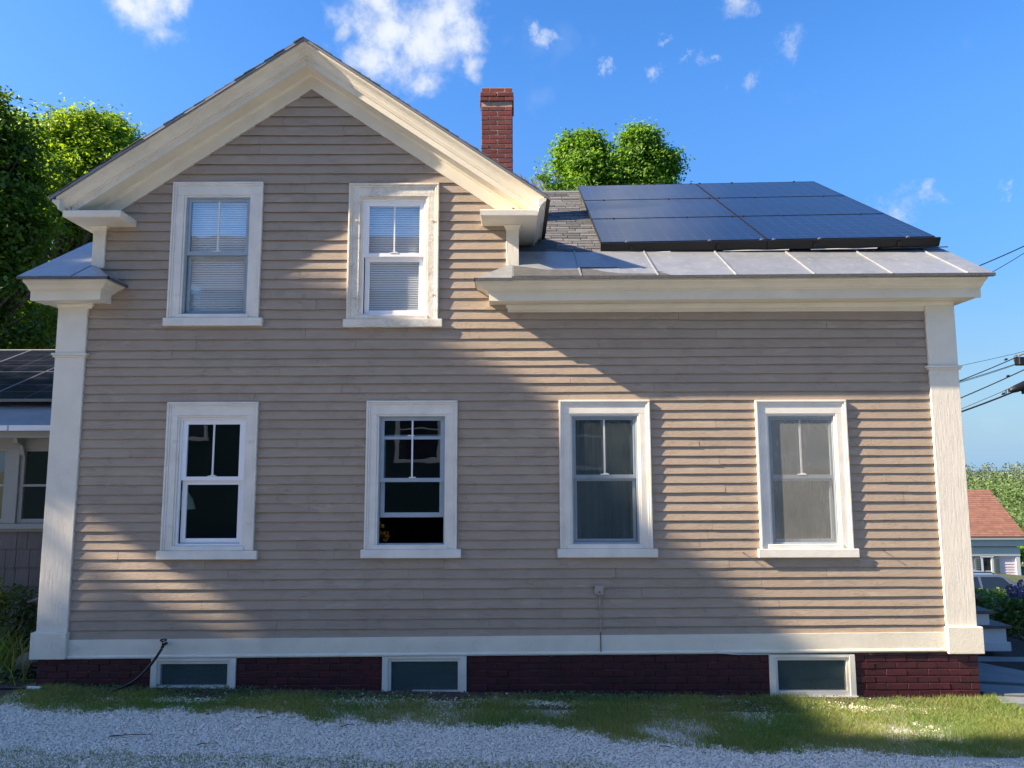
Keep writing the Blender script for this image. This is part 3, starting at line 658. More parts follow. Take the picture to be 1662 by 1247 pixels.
# returns
for (a, b, s) in ((-4.722, -4.115, -1), (-.330, .277, 1)):
    q = MB(); rings = [[(a+e, -.345+e, z), (b-e, -.345+e, z), (b-e, 1.1 if s > 0 else .9, z), (a+e, 1.1 if s > 0 else .9, z)] for z, e in ((4.968, .010), (4.978, 0), (5.030, -.004), (5.042, .0))]
    if s < 0: pass
    q.loft(rings).build('cornice_return', 'trim', house)
# side eave of the gable, running back to the main roof
for s in (-1, 1):
    X = lambda v: XM+s*(v-XM)
    prf = [(.366, -.025), (.366, -.05), (.34, -.07), (.31, -.10), (.30, -.13), (.285, -.14), (.285, -.025)]
    zc0 = ZG-SG*(.405-XM)
    rings = [[(X(a), y, zc0+b+.02) for a, b in prf] for y in (-.372, 1.0)]
    MB().loft(rings).build('side_crown', 'trim', house)
    q = MB(); xs_ = sorted((X(.27), X(.245))); q.box(xs_[0], xs_[1], -.24, 1.0, 4.99, zc0-.02); q.build('side_fascia', 'trim', house)

# roofs ------------------------------------------------------------
roof = MB()
def slab(m, x0, x1, y0, y1, zf, th):
    m.add([(x0, y0, zf(y0)-th), (x1, y0, zf(y0)-th), (x1, y1, zf(y1)-th), (x0, y1, zf(y1)-th), (x0, y0, zf(y0)), (x1, y0, zf(y0)), (x1, y1, zf(y1)), (x0, y1, zf(y1))], [(0, 3, 2, 1), (4, 5, 6, 7), (0, 1, 5, 4), (1, 2, 6, 5), (2, 3, 7, 6), (3, 0, 4, 7)])
YR = 3.78
slab(roof, .02, 4.99, -.392, YR, lambda y: zr(y)-.008, .022)
slab(roof, -5.11, -4.53, -.392, YR, lambda y: zr(y)-.008, .022)
slab(roof, -5.11, 4.99, YR, 8.2, lambda y: zr(YR)-.008-SM*(y-YR), .03)
roof_o = roof.build('roof', 'roofdark', house)
q = MB(); slab(q, .05, 1.3, YR-.12, YR, lambda y: zr(y)+.02, .012); q.build('ridge_cap', 'shingle', roof_o)
q = MB(); slab(q, 1.303, 5.0, YR-.12, YR, lambda y: zr(y)+.02, .012); q.build('ridge_cap', 'shingle', roof_o)
gr = MB()
for a, b in ((-4.845, XM), (XM, .408)):
    gr.add([(a, -.385, rzs(a)-.03), (b, -.385, rzs(b)-.03), (b, 4.2, rzs(b)-.03), (a, 4.2, rzs(a)-.03), (a, -.385, rzs(a)-.012), (b, -.385, rzs(b)-.012), (b, 4.2, rzs(b)-.012), (a, 4.2, rzs(a)-.012)], [(0, 3, 2, 1), (4, 5, 6, 7), (0, 1, 5, 4), (1, 2, 6, 5), (2, 3, 7, 6), (3, 0, 4, 7)])
gro = gr.build('gable_roof', 'roofdark', house)
# drip edge and the rough ends of the shingle courses along both rakes
rake('drip_edge', 'flash', [(-.398, -.010), (-.398, -.034), (-.386, -.034), (-.386, -.010)], -4.85, .412)
for s in (-1, 1):
    t = 0.0
    while t < 2.60:
        L = .127*random.uniform(.96, 1.04)/1.21*1.0; xa = XM+s*t; xb = XM+s*min(t+L, 2.62); o_ = random.uniform(-.008, .012)
        q = MB(); h = .006+random.uniform(0, .006)
        z0_ = rzs(xa)+.0; z1_ = rzs(xb)
        yA = -.402-o_
        q.add([(xa, yA, z0_-.008), (xb, yA, z1_-.004), (xb, yA+.42, z1_-.004), (xa, yA+.42, z0_-.008), (xa, yA, z0_-.001), (xb, yA, z1_+h), (xb, yA+.42, z1_+h), (xa, yA+.42, z0_-.001)], [(0, 3, 2, 1), (4, 5, 6, 7), (0, 1, 5, 4), (1, 2, 6, 5), (2, 3, 7, 6), (3, 0, 4, 7)])
        q.build('shingle', 'shingle', gro); t += L
# shingle tabs on the part of the main roof in view
y = .40; row = 0; cosr = math.cos(math.atan(SM)); dY = .115
while y < YR-.05:
    x = .10 + (.15 if row % 2 else 0) + random.uniform(-.02, .02); xe = 1.20
    while x < xe:
        wd = random.uniform(.20, .34); h = random.uniform(.006, .018); oy = random.uniform(-.016, .010)
        # skip what lies under the gable roof
        if rzs(x+wd) < zr(y)+.35 or True:
            q = MB(); y0_ = y+oy; y1_ = y+dY+.02
            q.add([(x, y0_, zr(y0_)-.007), (x+wd-.014, y0_, zr(y0_)-.007), (x+wd-.014, y1_, zr(y1_)-.007), (x, y1_, zr(y1_)-.007), (x, y0_, zr(y0_)+h), (x+wd-.014, y0_, zr(y0_)+h), (x+wd-.014, y1_, zr(y1_)+.000), (x, y1_, zr(y1_)+.000)], [(0, 3, 2, 1), (4, 5, 6, 7), (0, 1, 5, 4), (1, 2, 6, 5), (2, 3, 7, 6), (3, 0, 4, 7)])
            if zr(y) > rzs(x+wd)-.02 or x > .35: q.build('shingle', 'shingle', roof_o)
        x += wd
    y += dY; row += 1
# shingles showing right of the solar array
for k in range(26):
    y = .42+k*.127; q = MB(); slab(q, 4.78, 5.0, y, y+.14, lambda t, y=y: zr(t)+.010*(1-(t-y)/.14), .012)
    q.build('shingle', 'shingle', roof_o)
# metal apron pieces
ML = [.012, .72, 1.52, 2.33, 3.14, 3.95, 4.73, 5.005]
for i in range(len(ML)-1):
    a, b = ML[i]+.002, ML[i+1]-.002; q = MB(); n = 6; rings = []
    dzl = -.026*(1-a/5); dzr_ = -.026*(1-b/5)
    for t in range(n+1):
        y = -.40+t/n*.80; bow = .004*math.sin(t*1.3+i)
        rings.append([(a, y, zr(y)-.004+dzl*(1-t/n)), (b, y, zr(y)-.004+dzr_*(1-t/n)), (b, y, zr(y)+.007+bow*.5+dzr_*(1-t/n)), ((a+b)/2, y, zr(y)+.007+bow+(dzl+dzr_)/2*(1-t/n)), (a, y, zr(y)+.007+bow*.4+dzl*(1-t/n))])
    o = q.loft(rings).build('metal_panel', 'metalroof', roof_o)
    if i < len(ML)-2:
        x = ML[i+1]; q = MB(); dz = -.026*(1-x/5)
        q.loft([[(x-.012, y, zr(y)+.0+dz*(1-(y+.4)/.8)), (x+.012, y, zr(y)+.0+dz*(1-(y+.4)/.8)), (x+.007, y, zr(y)+.022+dz*(1-(y+.4)/.8)), (x-.007, y, zr(y)+.022+dz*(1-(y+.4)/.8))] for y in (-.402, -.30, .0, .39)]).build('seam', 'metalroof', roof_o)
q = MB(); q.box(-.0, 5.0, -.412, -.400, ZE-.046, ZE-.014, dzr=.026); q.build('drip_edge', 'drip', roof_o)
# mitred metal caps over the inner returns
def cap(xin, s, dz):
    """hip cap over an eave return; s = direction (towards the middle of the wall)"""
    xo = xin+s*.385; zw = ZE+SM*.40
    q = MB()
    A = (xo, -.40, ZE+dz); B = (xin-s*.00, -.40, ZE+dz); Cc = (xin, -.002, zw); D = (xo, -.002, ZE+dz+.004)
    q.add([A, B, Cc, D, (xo, -.40, ZE-.02+dz), (B[0], -.40, ZE-.02+dz), (xin, -.002, ZE-.02+dz), (xo, -.002, ZE-.02+dz)], [(0, 1, 2), (0, 2, 3), (4, 5, 1, 0), (7, 4, 0, 3), (5, 6, 2, 1), (4, 7, 6, 5)])
    q.build('metal_cap', 'metalroof', roof_o)
    q = MB(); a, b = sorted((xo+s*.012, xin)); q.box(a, b, -.413, -.401, ZE-.030+dz, ZE-.001+dz); a, b = sorted((xo, xo+s*.012)); q.box(a, b, -.413, 0, ZE-.030+dz, ZE-.001+dz); q.build('drip_edge', 'drip', roof_o)
cap(.010, -1, -.028); cap(-4.560, 1, 0.0)
q = MB(); q.loft([[(-5.115, y, zr(y)-.002), (-4.565, y, zr(y)-.002), (-4.565, y, zr(y)+.007), (-4.85, y, zr(y)+.010), (-5.115, y, zr(y)+.007)] for y in (-.40, -.1, .2, .5, .85)]); q.build('metal_panel', 'metalroof', roof_o)
q = MB(); q.box(-5.115, -4.56, -.413, -.401, ZE-.030, ZE-.001); q.build('drip_edge', 'drip', roof_o)

# chimney
ch = empty('chimney', (-.195, 1.92, 5.9), 'tall red brick chimney with light mortar rising behind the gable', 'chimney')
CX0, CX1, CY0, CY1 = -.412, .018, 1.70, 2.13
q = MB(); q.box(CX0+.006, CX1-.006, CY0+.006, CY1-.006, 5.2, 7.50); core = q.build('mortar_core', 'cmortar', ch)
H = .0672
for r_ in range(24):
    z = 7.50-H*(r_+.5)
    if r_ in (0,): e = -.004
    elif r_ in (1, 2): e = .016
    elif r_ == 3: e = -.008
    else: e = .0
    x0, x1 = CX0-e, CX1+e; y0, y1 = CY0-e, CY1+e; L = x1-x0
    cuts = [x0, x0+L*.25, x0+L*.75, x1] if r_ % 2 == 0 else [x0, x0+L*.5, x1]
    for i in range(len(cuts)-1):
        a, b = cuts[i], cuts[i+1]; mesh_l = b-a-.010
        o = put_brick(ch, (a+b)/2+.195, y0+.05-1.92, z-5.9, mesh_l, H-.011, .10, 'cbrick')
    cuts = [y0+.1, y0+L*.5, y1] if r_ % 2 == 0 else [y0+.1, y0+L*.75, y1]
    for s, xx in ((1, x1-.05), (-1, x0+.05)):
        for i in range(len(cuts)-1):
            a, b = cuts[i], cuts[i+1]; put_brick(ch, xx+.195, (a+b)/2-1.92, z-5.9, b-a-.010, H-.011, .10, 'cbrick', R(90))
q = MB(); q.box(CX0+.08, CX1-.08, CY0+.08, CY1-.08, 7.50, 7.53); q.build('flue', 'roofdark', ch)

# solar array on the roof
AO = Vector((1.0227, .3926, 4.9085)); AM = Matrix.Rotation(-.0204, 4, 'Z') @ Matrix.Rotation(-.009, 4, 'Y') @ Matrix.Rotation(.5396, 4, 'X')
arr = empty('solar_array', AO, 'black solar array of six panels racked above the right part of the roof', 'solar array')
arr.matrix_world = Matrix.Translation(AO) @ AM
arr['_o'] = (0, 0, 0)
PW, PH = 1.91, 1.293
for j in range(3):
    for i in range(2):
        fr = MB(); x0 = i*PW+.006; x1 = (i+1)*PW-.006; y0 = j*PH+.010; y1 = (j+1)*PH-.010; t = .010; ox, oy = x0, y0
        e = bpy.data.objects.new('solar_panel', None); 
        fr.box(0, x1-x0, 0, t, -.035, .0015); fr.box(0, x1-x0, y1-y0-t, y1-y0, -.035, .0015); fr.box(0, t, t, y1-y0-t, -.035, .0015); fr.box(x1-x0-t, x1-x0, t, y1-y0-t, -.035, .0015)
        p = fr.build('solar_panel', 'black', arr); p.location = (ox, oy, 0)
        q = MB(); q.box(t, x1-x0-t, t, y1-y0-t, -.006, 0); g = q.build('panel_glass', 'solar', p)
for x0, x1 in ((.0, 1.90), (1.906, 3.86)):
    q = MB(); q.box(x0, x1, -.030, -.012, -.105, -.002); q.build('front_skirt', 'black', arr)
for j in range(4):
    for x in (.30, 1.25, 1.84, 1.98, 2.5, 3.5):
        q = MB(); yy = j*PH; q.box(x-.018, x+.018, yy-.010, yy+.010, -.01, .006); q.box(x-.007, x+.007, yy-.006, yy+.006, .006, .014); q.build('clamp', 'flash' if j in (0,) else 'iron', arr, bev=.002)
for x in (.35, 1.35, 2.45, 3.4):
    q = MB(); q.box(x-.02, x+.02, -.05, 3.9, -.09, -.04); q.build('rail', 'black', arr)
for x in (.55, 1.9, 2.9, 3.7):
    q = MB(); q.tube([(x-.5, -.045, -.112), (x-.2, -.052, -.108), (x, -.045, -.112), (x+.25, -.05, -.108)], .006, 6); q.build('cable', 'white' if x < 3 else 'iron', arr)

# meter box and pipe, spigot and hose ---------------------------------------
eb = empty('junction_box', (.893, -.02, 1.04), 'small painted junction box with thin conduit running down the clapboards', 'junction box')
MB().box(.848, .938, -.062, -.018, 1.035, 1.128).build('box_body', 'boxpaint', eb, bev=.004)
MB().tube([(.897, -.062, 1.062), (.897, -.068, 1.062)], .008, 8).build('screw', 'iron', eb)
MB().tube([(.897, -.040, 1.035), (.900, -.036, .80), (.903, -.040, .66)], .0065, 6).build('conduit', 'boxpaint', eb)
MB().tube([(.903, -.046, .66), (.904, -.048, .44)], .0035, 6).build('conduit', 'iron', eb)
q = MB().tube([(2.05, -.043, .565), (2.06, -.05, .52), (2.07, -.065, .48), (2.10, -.07, .455), (2.3, -.05, .435), (2.62, -.04, .432)], .004, 6)
tag(q.build('loose_wire', 'white'), 'thin white wire looping under the cream water table board', 'wire')
sp = empty('spigot', (-3.55, -.04, .55), 'outdoor water tap on the cream skirt board', 'tap')
MB().tube([(-3.545, -.04, .562), (-3.548, -.10, .560), (-3.556, -.118, .530)], [.016, .014, .016], 10).build('tap_body', 'iron', sp, smooth=True)
MB().tube([(-3.56, -.112, .562), (-3.55, -.118, .60)], .006, 6).build('stem', 'iron', sp)
q = MB();
for k in range(10):
    a0 = k/10*2*math.pi; a1 = (k+1)/10*2*math.pi; q.tube([(-3.545+.030*math.cos(a0), -.118+.02*math.sin(a0), .606+.006*math.sin(a0)), (-3.545+.030*math.cos(a1), -.118+.02*math.sin(a1), .606+.006*math.sin(a1))], .007, 6)
q.build('handle', 'iron', sp)
MB().tube([(-3.54, -.042, .563), (-3.54, -.050, .563)], .026, 12).build('flange', 'white', sp)
def sm(pts, n=8):
    P = [Vector(p) for p in pts]; P = [P[0]*2-P[1]]+P+[P[-1]*2-P[-2]]; out = []
    for i in range(1, len(P)-2):
        for t in range(n):
            u = t/n; a, b, c, d = P[i-1:i+3]; out.append(.5*((2*b)+(c-a)*u+(2*a-5*b+4*c-d)*u*u+(3*b-a-3*c+d)*u**3))
    return out+[P[-2]]
q = MB().tube(sm([(-3.556, -.118, .525), (-3.60, -.15, .44), (-3.68, -.17, .33), (-3.80, -.185, .22), (-3.98, -.2, .145), (-4.15, -.21, .125), (-4.4, -.215, .13), (-4.75, -.17, .15), (-5.1, -.16, .155), (-5.4, -.2, .15), (-5.9, -.1, .16)]), .0145, 8)
ho = q.build('garden_hose', 'rubber', None, smooth=True, origin=(-3.55, -.12, .12)); tag(ho, 'black garden hose hanging from the tap and lying along the grass edge', 'hose')
MB().tube([(-4.72, -.172, .152), (-4.86, -.168, .155)], .021, 10).build('hose_coupling', 'white', ho)
for k, (pts, lab) in enumerate((([(-6.3, .25, .17), (-5.7, .35, .19), (-5.2, .28, .22), (-4.9, .12, .24)], 'black drip pipe nearest the brick corner, curving up behind the left corner board'), ([(-6.4, .0, .17), (-5.8, .02, .18), (-5.4, .1, .18), (-4.9, .3, .22)], 'black pipe lying across the planting bed in front of the thinner pipe'))):
    q = MB().tube(sm(pts), .02, 8); tag(q.build('drain_pipe', 'rubber', None, smooth=True, origin=(pts[0][0], pts[0][1], .15)), lab, 'pipe', 'black pipes on the planting bed')

# things inside the windows
lamp = empty('table_lamp', (-3.60, .26, 1.5), 'cream lampshade glimpsed inside the lower left window', 'lamp')
MB().loft([[(-3.60+r*math.cos(a), .26+r*math.sin(a), z) for a in [k*math.pi/8 for k in range(16)]] for z, r in ((1.90, .15), (2.00, .12), (2.10, .06))]).build('lamp_shade', 'lampshade', lamp, smooth=True)
MB().tube([(-3.60, .26, 1.5), (-3.60, .26, 1.6), (-3.60, .26, 1.75), (-3.60, .26, 1.90)], [.06, .05, .07, .02], 12).build('lamp_base', 'wood', lamp, smooth=True)
tb = empty('side_table', (-3.2, .5, .6), 'dark table standing just inside the lower left window', 'table')
MB().box(-3.75, -2.75, .15, .75, 1.46, 1.50).build('table_top', 'wood', tb)
for x in (-3.6, -2.84):
    for y in (.33, .68): MB().box(x, x+.04, y, y+.04, .6, 1.46).build('leg', 'wood', tb)

# neighbour's house across the drive (behind the camera; it shows in the window glass)
nh = empty('neighbour_house', (0, -15, 0), 'dark green clapboard house across the gravel drive', 'house')
q = MB(); q.box(-15, 3.2, -20, -12.03, .0, 7.2); nb_wall = q.build('wall', 'nclap', nh)
for k in range(58):
    q = MB(); z = .5+k*.115
    if z > 7.1: break
    q.add([(-15, -12.0, z), (3.2, -12.0, z), (3.2, -12.02, z+.118), (-15, -12.02, z+.118), (-15, -12.03, z), (3.2, -12.03, z)], [(0, 1, 2, 3), (0, 4, 5, 1)]); q.build('clapboard', 'nclap', nb_wall)
q = MB(); q.loft([[(x, -11.6, 7.15), (x, -20.4, 7.15), (x, -16, 10.05)] for x in (-15.4, 3.6)]); q.build('roof', 'nroof', nh)
for (a, b, c, e) in ((-9.2, -8.3, 3.2, 4.7), (-13.5, -12.5, 2.6, 4.2), (-3.0, -2.0, 2.6, 4.2), (1.4, 2.4, 2.4, 4.0), (-5.5, -4.5, 5.0, 6.5), (1.0, 2.0, 5.0, 6.5)):
    q = MB(); q.box(a-.12, a, -12.0, -11.94, c, e); q.box(b, b+.12, -12.0, -11.94, c, e); q.box(a-.14, b+.14, -12, -11.93, e, e+.14); q.box(a-.14, b+.14, -12, -11.91, c-.1, c); q.box(a, b, -12, -11.95, (c+e)/2-.02, (c+e)/2+.02)
    o = q.build('window', 'casing', nh); MB().box(a, b, -12.0, -11.975, c, e).build('pane', 'carglass', o)

# ------------------------------------------------------------------ ground
def mask_grass(x, y):
    """0..1 density of turf"""
    n1 = np.sin(x*2.3+1.1)*.08+np.sin(x*5.1+.4)*.05+np.sin(x*11.7)*.03
    front = np.interp(x, [-7, -4, -3, -1.5, 0, 1.5, 3, 4, 7], [-.66, -.68, -.74, -.88, -1.04, -1.40, -1.62, -1.80, -1.9])+n1
    back = np.interp(x, [-7, -4.4, -3.4, -2.5, -1, 0, 1, 3, 3.6, 7], [.5, -.14, -.22, -.28, -.36, -.32, -.16, -.12, -.12, .3])+.6*n1
    d = np.minimum(y-front, back-y)
    d = d+.055*np.sin(x*23+y*17)*np.sin(x*9.7-y*31)+.05*np.sin(x*41-y*13+2)*np.sin(y*37+x*5)
    return np.clip(d/.20+.5, 0, 1)
def noise2(x, y, s, seed=0):
    v = 0
    r = np.random.default_rng(seed)
    for k in range(6):
        a = r.uniform(0, 6.28); f = s*r.uniform(.6, 1.8); p = r.uniform(0, 6.28); v = v+np.sin((x*np.cos(a)+y*np.sin(a))*f+p)
    return v/3.0
# main terrain sheet, graded grid
gx = np.unique(np.concatenate([np.linspace(-1500, -30, 12), np.linspace(-30, -7, 12), np.linspace(-7, 7, 57), np.linspace(7, 40, 34), np.linspace(40, 1500, 14)]))
gy = np.unique(np.concatenate([np.linspace(-1500, -30, 10), np.linspace(-30, -3, 14), np.linspace(-3, 3, 31), np.linspace(3, 60, 25), np.linspace(60, 1500, 14)]))
X, Y = np.meshgrid(gx, gy); Z = gz(X, Y)
V = np.stack([X.ravel(), Y.ravel(), Z.ravel()], 1); nx = len(gx)
F = [(j*nx+i, j*nx+i+1, (j+1)*nx+i+1, (j+1)*nx+i) for j in range(len(gy)-1) for i in range(nx-1)]
tag(npmesh('ground', V, F, 'terrain', smooth=True), kind='structure')
def sheet(name, x0, x1, y0, y1, m, dz, n=(60, 12)):
    xs = np.linspace(x0, x1, n[0]); ys = np.linspace(y0, y1, n[1]); X, Y = np.meshgrid(xs, ys); Z = gz(X, Y)+dz
    F = [(j*n[0]+i, j*n[0]+i+1, (j+1)*n[0]+i+1, (j+1)*n[0]+i) for j in range(n[1]-1) for i in range(n[0]-1)]
    return tag(npmesh(name, np.stack([X.ravel(), Y.ravel(), Z.ravel()], 1), F, m, smooth=True), kind='structure')
sheet('gravel_drive', -14, 7, -11.5, -.38, 'graveldark', .006)
sheet('soil_strip', -9, 4.9, -.55, .6, 'soil', .012)
sheet('mulch_bed', 4.9, 14, .4, 9.0, 'mulch', .008)
sheet('street', -60, 60, 14.2, 22, 'asphalt', .02, (80, 6))
sheet('street_kerb', -60, 60, 13.9, 14.2, 'stone', .12, (80, 3))

# pebbles: thousands of small flat-faced stones
def pebbles(name, x, y, size, m, sink=.3):
    n = len(x); base = np.array([[1, 0, 0], [-1, 0, 0], [0, 1, 0], [0, -1, 0], [0, 0, 1], [0, 0, -1]], float)
    faces = np.array([[0, 2, 4], [2, 1, 4], [1, 3, 4], [3, 0, 4], [2, 0, 5], [1, 2, 5], [3, 1, 5], [0, 3, 5]])
    P = base[None]*(1+rng.uniform(-.35, .35, (n, 6, 1)))+rng.uniform(-.22, .22, (n, 6, 3))
    A = rng.normal(size=(n, 3, 3)); Q, _ = np.linalg.qr(A); P = np.einsum('nij,nkj->nki', Q, P)
    s = size[:, None, None]*np.array([1, 1, .7]); P = P*s
    c = np.stack([x, y, gz(x, y)+size*sink+.010], 1); P = P+c[:, None]
    F = (faces[None]+(np.arange(n)*6)[:, None, None]).reshape(-1, 3)
    return tag(npmesh(name, P.reshape(-1, 3), F, m), kind='stuff')
n = 120000; x = rng.uniform(-4.9, 4.9, n); y = rng.uniform(-2.05, -.16, n)
keep = (rng.random(n) > mask_grass(x, y)*np.clip(1.05-.35*(noise2(x, y, 7, 3) > .75), 0, 1)) & (y < -.5) & (np.abs(x) < (y+7.87)*.70+.15)
x, y = x[keep], y[keep]
for (px_, py_, sx_, sy_, k_) in ((-3.45, -.42, .38, .05, 900), (-2.15, -.36, .25, .06, 800), (-1.2, -.42, .45, .07, 1800), (-.1, -.34, .25, .05, 700), (.6, -.36, .4, .045, 900), (1.55, -.42, .12, .05, 250), (1.95, -.24, .18, .035, 300), (3.55, -.40, .35, .06, 1300), (2.9, -.25, .2, .03, 200), (-4.7, -.35, .2, .15, 900), (0, -.6, 3.0, .25, 1600)):
    x = np.concatenate([x, rng.normal(px_, sx_, k_)]); y = np.concatenate([y, np.minimum(rng.normal(py_, sy_, k_), -.08)])
k_ = np.abs(x) < 4.95; x, y = x[k_], y[k_]
tag(pebbles('gravel', x, y, np.where(rng.random(len(x)) < .05, rng.uniform(.011, .018, len(x)), rng.uniform(.0045, .0115, len(x))), 'gravel'), 'pale grey crushed stone covering the drive', 'gravel')
n = 1500; x = rng.uniform(-4.9, 4.9, n); y = rng.uniform(-.36, -.06, n)
tag(pebbles('soil_crumbs', x, y, rng.uniform(.006, .018, n), 'soil'), 'dark crumbs of soil and bark along the brick foundation', 'soil')

def blades(name, x, y, h, wd, m, tint, lean=.5, zoff=0, label=None, cat=None, parent=None, z=None):
    n = len(x); a = rng.uniform(0, 2*np.pi, n); dx, dy = np.cos(a), np.sin(a); b = rng.uniform(0, 2*np.pi, n); l = rng.uniform(.1, lean, n)*h
    z0 = (gz(x, y) if z is None else z)+zoff
    p = np.zeros((n, 5, 3))
    def put(k, sx, f, hz):
        p[:, k, 0] = x+dx*sx*wd+np.cos(b)*l*f; p[:, k, 1] = y+dy*sx*wd+np.sin(b)*l*f; p[:, k, 2] = z0+h*hz
    put(0, -.5, 0, 0); put(1, .5, 0, 0); put(2, .42, .35, .55); put(3, -.42, .35, .55); put(4, 0, 1, .95)
    V = p.reshape(-1, 3); i = (np.arange(n)*5)[:, None]
    F = np.concatenate([i+np.array([[0, 1, 2]]), i+np.array([[0, 2, 3]]), i+np.array([[3, 2, 4]])])
    o = npmesh(name, V, F, m, tint=np.repeat(tint, 5), parent=parent); return o
n = 300000; x = rng.uniform(-4.95, 4.95, n); y = rng.uniform(-1.6, .1, n)
g = mask_grass(x, y); nn = noise2(x, y, 4, 1); n3 = noise2(x, y, 11, 2)
dens = g*np.clip(.80+.35*nn+.3*n3, .08, 1)
keep = rng.random(n) < dens*.85; x, y, nn = x[keep], y[keep], nn[keep]
hh = rng.uniform(.028, .070, len(x))*(1+.25*nn)
tag(blades('grass', x, y, hh, rng.uniform(.0025, .005, len(x)), 'grassblade', np.clip(.45+.25*noise2(x, y, 3, 9)+rng.normal(0, .2, len(x)), 0, 1), 1.1), 'short patchy turf between the house and the gravel drive', 'grass', kind='stuff')
# foreground tufts at the lower left and scattered in the drive
n = 80000; x = rng.uniform(-4.6, 4.4, n); y = rng.uniform(-2.05, -1.0, n)
d1 = (y < -1.76+.07*noise2(x, y, 6, 4)-.08*(x > -1.2)-.4*(x > .8)) ; d2 = noise2(x, y, 9, 6) > 1.05
d2 = d2 & (rng.random(n) < .14) & (y < -1.2)
keep = (d1 | d2) & (rng.random(n) < .75); x, y = x[keep], y[keep]
tag(blades('grass_tufts', x, y, rng.uniform(.015, .045, len(x)), rng.uniform(.0025, .005, len(x)), 'grassblade', np.clip(.4+rng.normal(0, .25, len(x)), 0, 1), 1.2), 'grass growing through the gravel in the foreground', 'grass', kind='stuff')
# low weeds close to the wall
def leafcloud(P, size, nrm, jitter=.9, fold=.25, aspect=.62):
    """P centres, nrm preferred normals; returns quads folded along the midrib"""
    n = len(P); N_ = nrm+rng.normal(0, jitter, (n, 3)); N_ /= np.linalg.norm(N_, axis=1)[:, None]
    t = rng.normal(size=(n, 3)); t -= (t*N_).sum(1)[:, None]*N_; t /= np.linalg.norm(t, axis=1)[:, None]; b = np.cross(N_, t)
    s = size[:, None]; V = np.empty((n, 4, 3)); V[:, 0] = P-t*s; V[:, 2] = P+t*s; V[:, 1] = P+b*s*aspect+N_*s*fold; V[:, 3] = P-b*s*aspect+N_*s*fold
    i = (np.arange(n)*4)[:, None]; F = np.concatenate([i+np.array([[0, 1, 2]]), i+np.array([[0, 2, 3]])]); return V.reshape(-1, 3), F
wx, wy, wt = [], [], []
for (cx_, cy_, s, k) in ((-1.7, -.13, .10, 120), (-1.95, -.3, .22, 420), (-1.2, -.28, .25, 300), (.55, -.2, .32, 650), (1.35, -.2, .3, 500), (-2.9, -.1, .28, 260), (-4.0, -.12, .3, 320), (-4.3, -.3, .25, 260), (2.4, -.35, .35, 350), (1.0, -.75, .25, 350), (3.9, -.3, .25, 180), (-3.3, -.12, .2, 160), (.1, -.95, .15, 120)):
    wx.append(rng.normal(cx_, s, k)); wy.append(np.minimum(rng.normal(cy_, s*.28, k), -.03)); wt.append(np.full(k, rng.uniform(.2, .8)))
wx = np.concatenate(wx); wy = np.concatenate(wy); wt = np.concatenate(wt)
P = np.stack([wx, wy, gz(wx, wy)+rng.uniform(.01, .05, len(wx))], 1)
V, F = leafcloud(P, rng.uniform(.007, .016, len(P)), np.array([0, -.2, 1.0]), .5)
tag(npmesh('ground_weeds', V, F, 'weed', tint=np.repeat(np.clip(wt+rng.normal(0, .2, len(wt)), 0, 1), 4)), 'low creeping weeds at the foot of the brick foundation', 'weeds', kind='stuff')
# dead leaves and twigs
n = 900; x = rng.uniform(-4.8, 4.7, n); y = -.03-np.abs(rng.normal(0, .16, n)); P = np.stack([x, y, gz(x, y)+.022], 1)
V, F = leafcloud(P, rng.uniform(.006, .016, n), np.array([0, 0, 1.0]), .4)
tag(npmesh('leaf_litter', V, F, 'litter', tint=np.repeat(rng.random(n), 4)), 'dry leaf litter scattered by the foundation', 'leaf litter', kind='stuff')
q = MB()
for (x, y, a, L) in ((-3.35, -1.45, .1, .35), (-1.5, -1.15, .5, .12), (-2.3, -.95, .2, .1), (1.2, -1.5, -.4, .12), (-2.55, -1.62, .4, .08)):
    z = float(gz(x, y))+.03; q.tube([(x, y, z), (x+L*.5*math.cos(a), y+L*.5*math.sin(a), z+.008), (x+L*math.cos(a), y+L*math.sin(a), z)], [.005, .004, .002], 5)
tag(q.build('twigs', 'twig'), 'thin dead twigs lying on the gravel', 'twigs', kind='stuff')
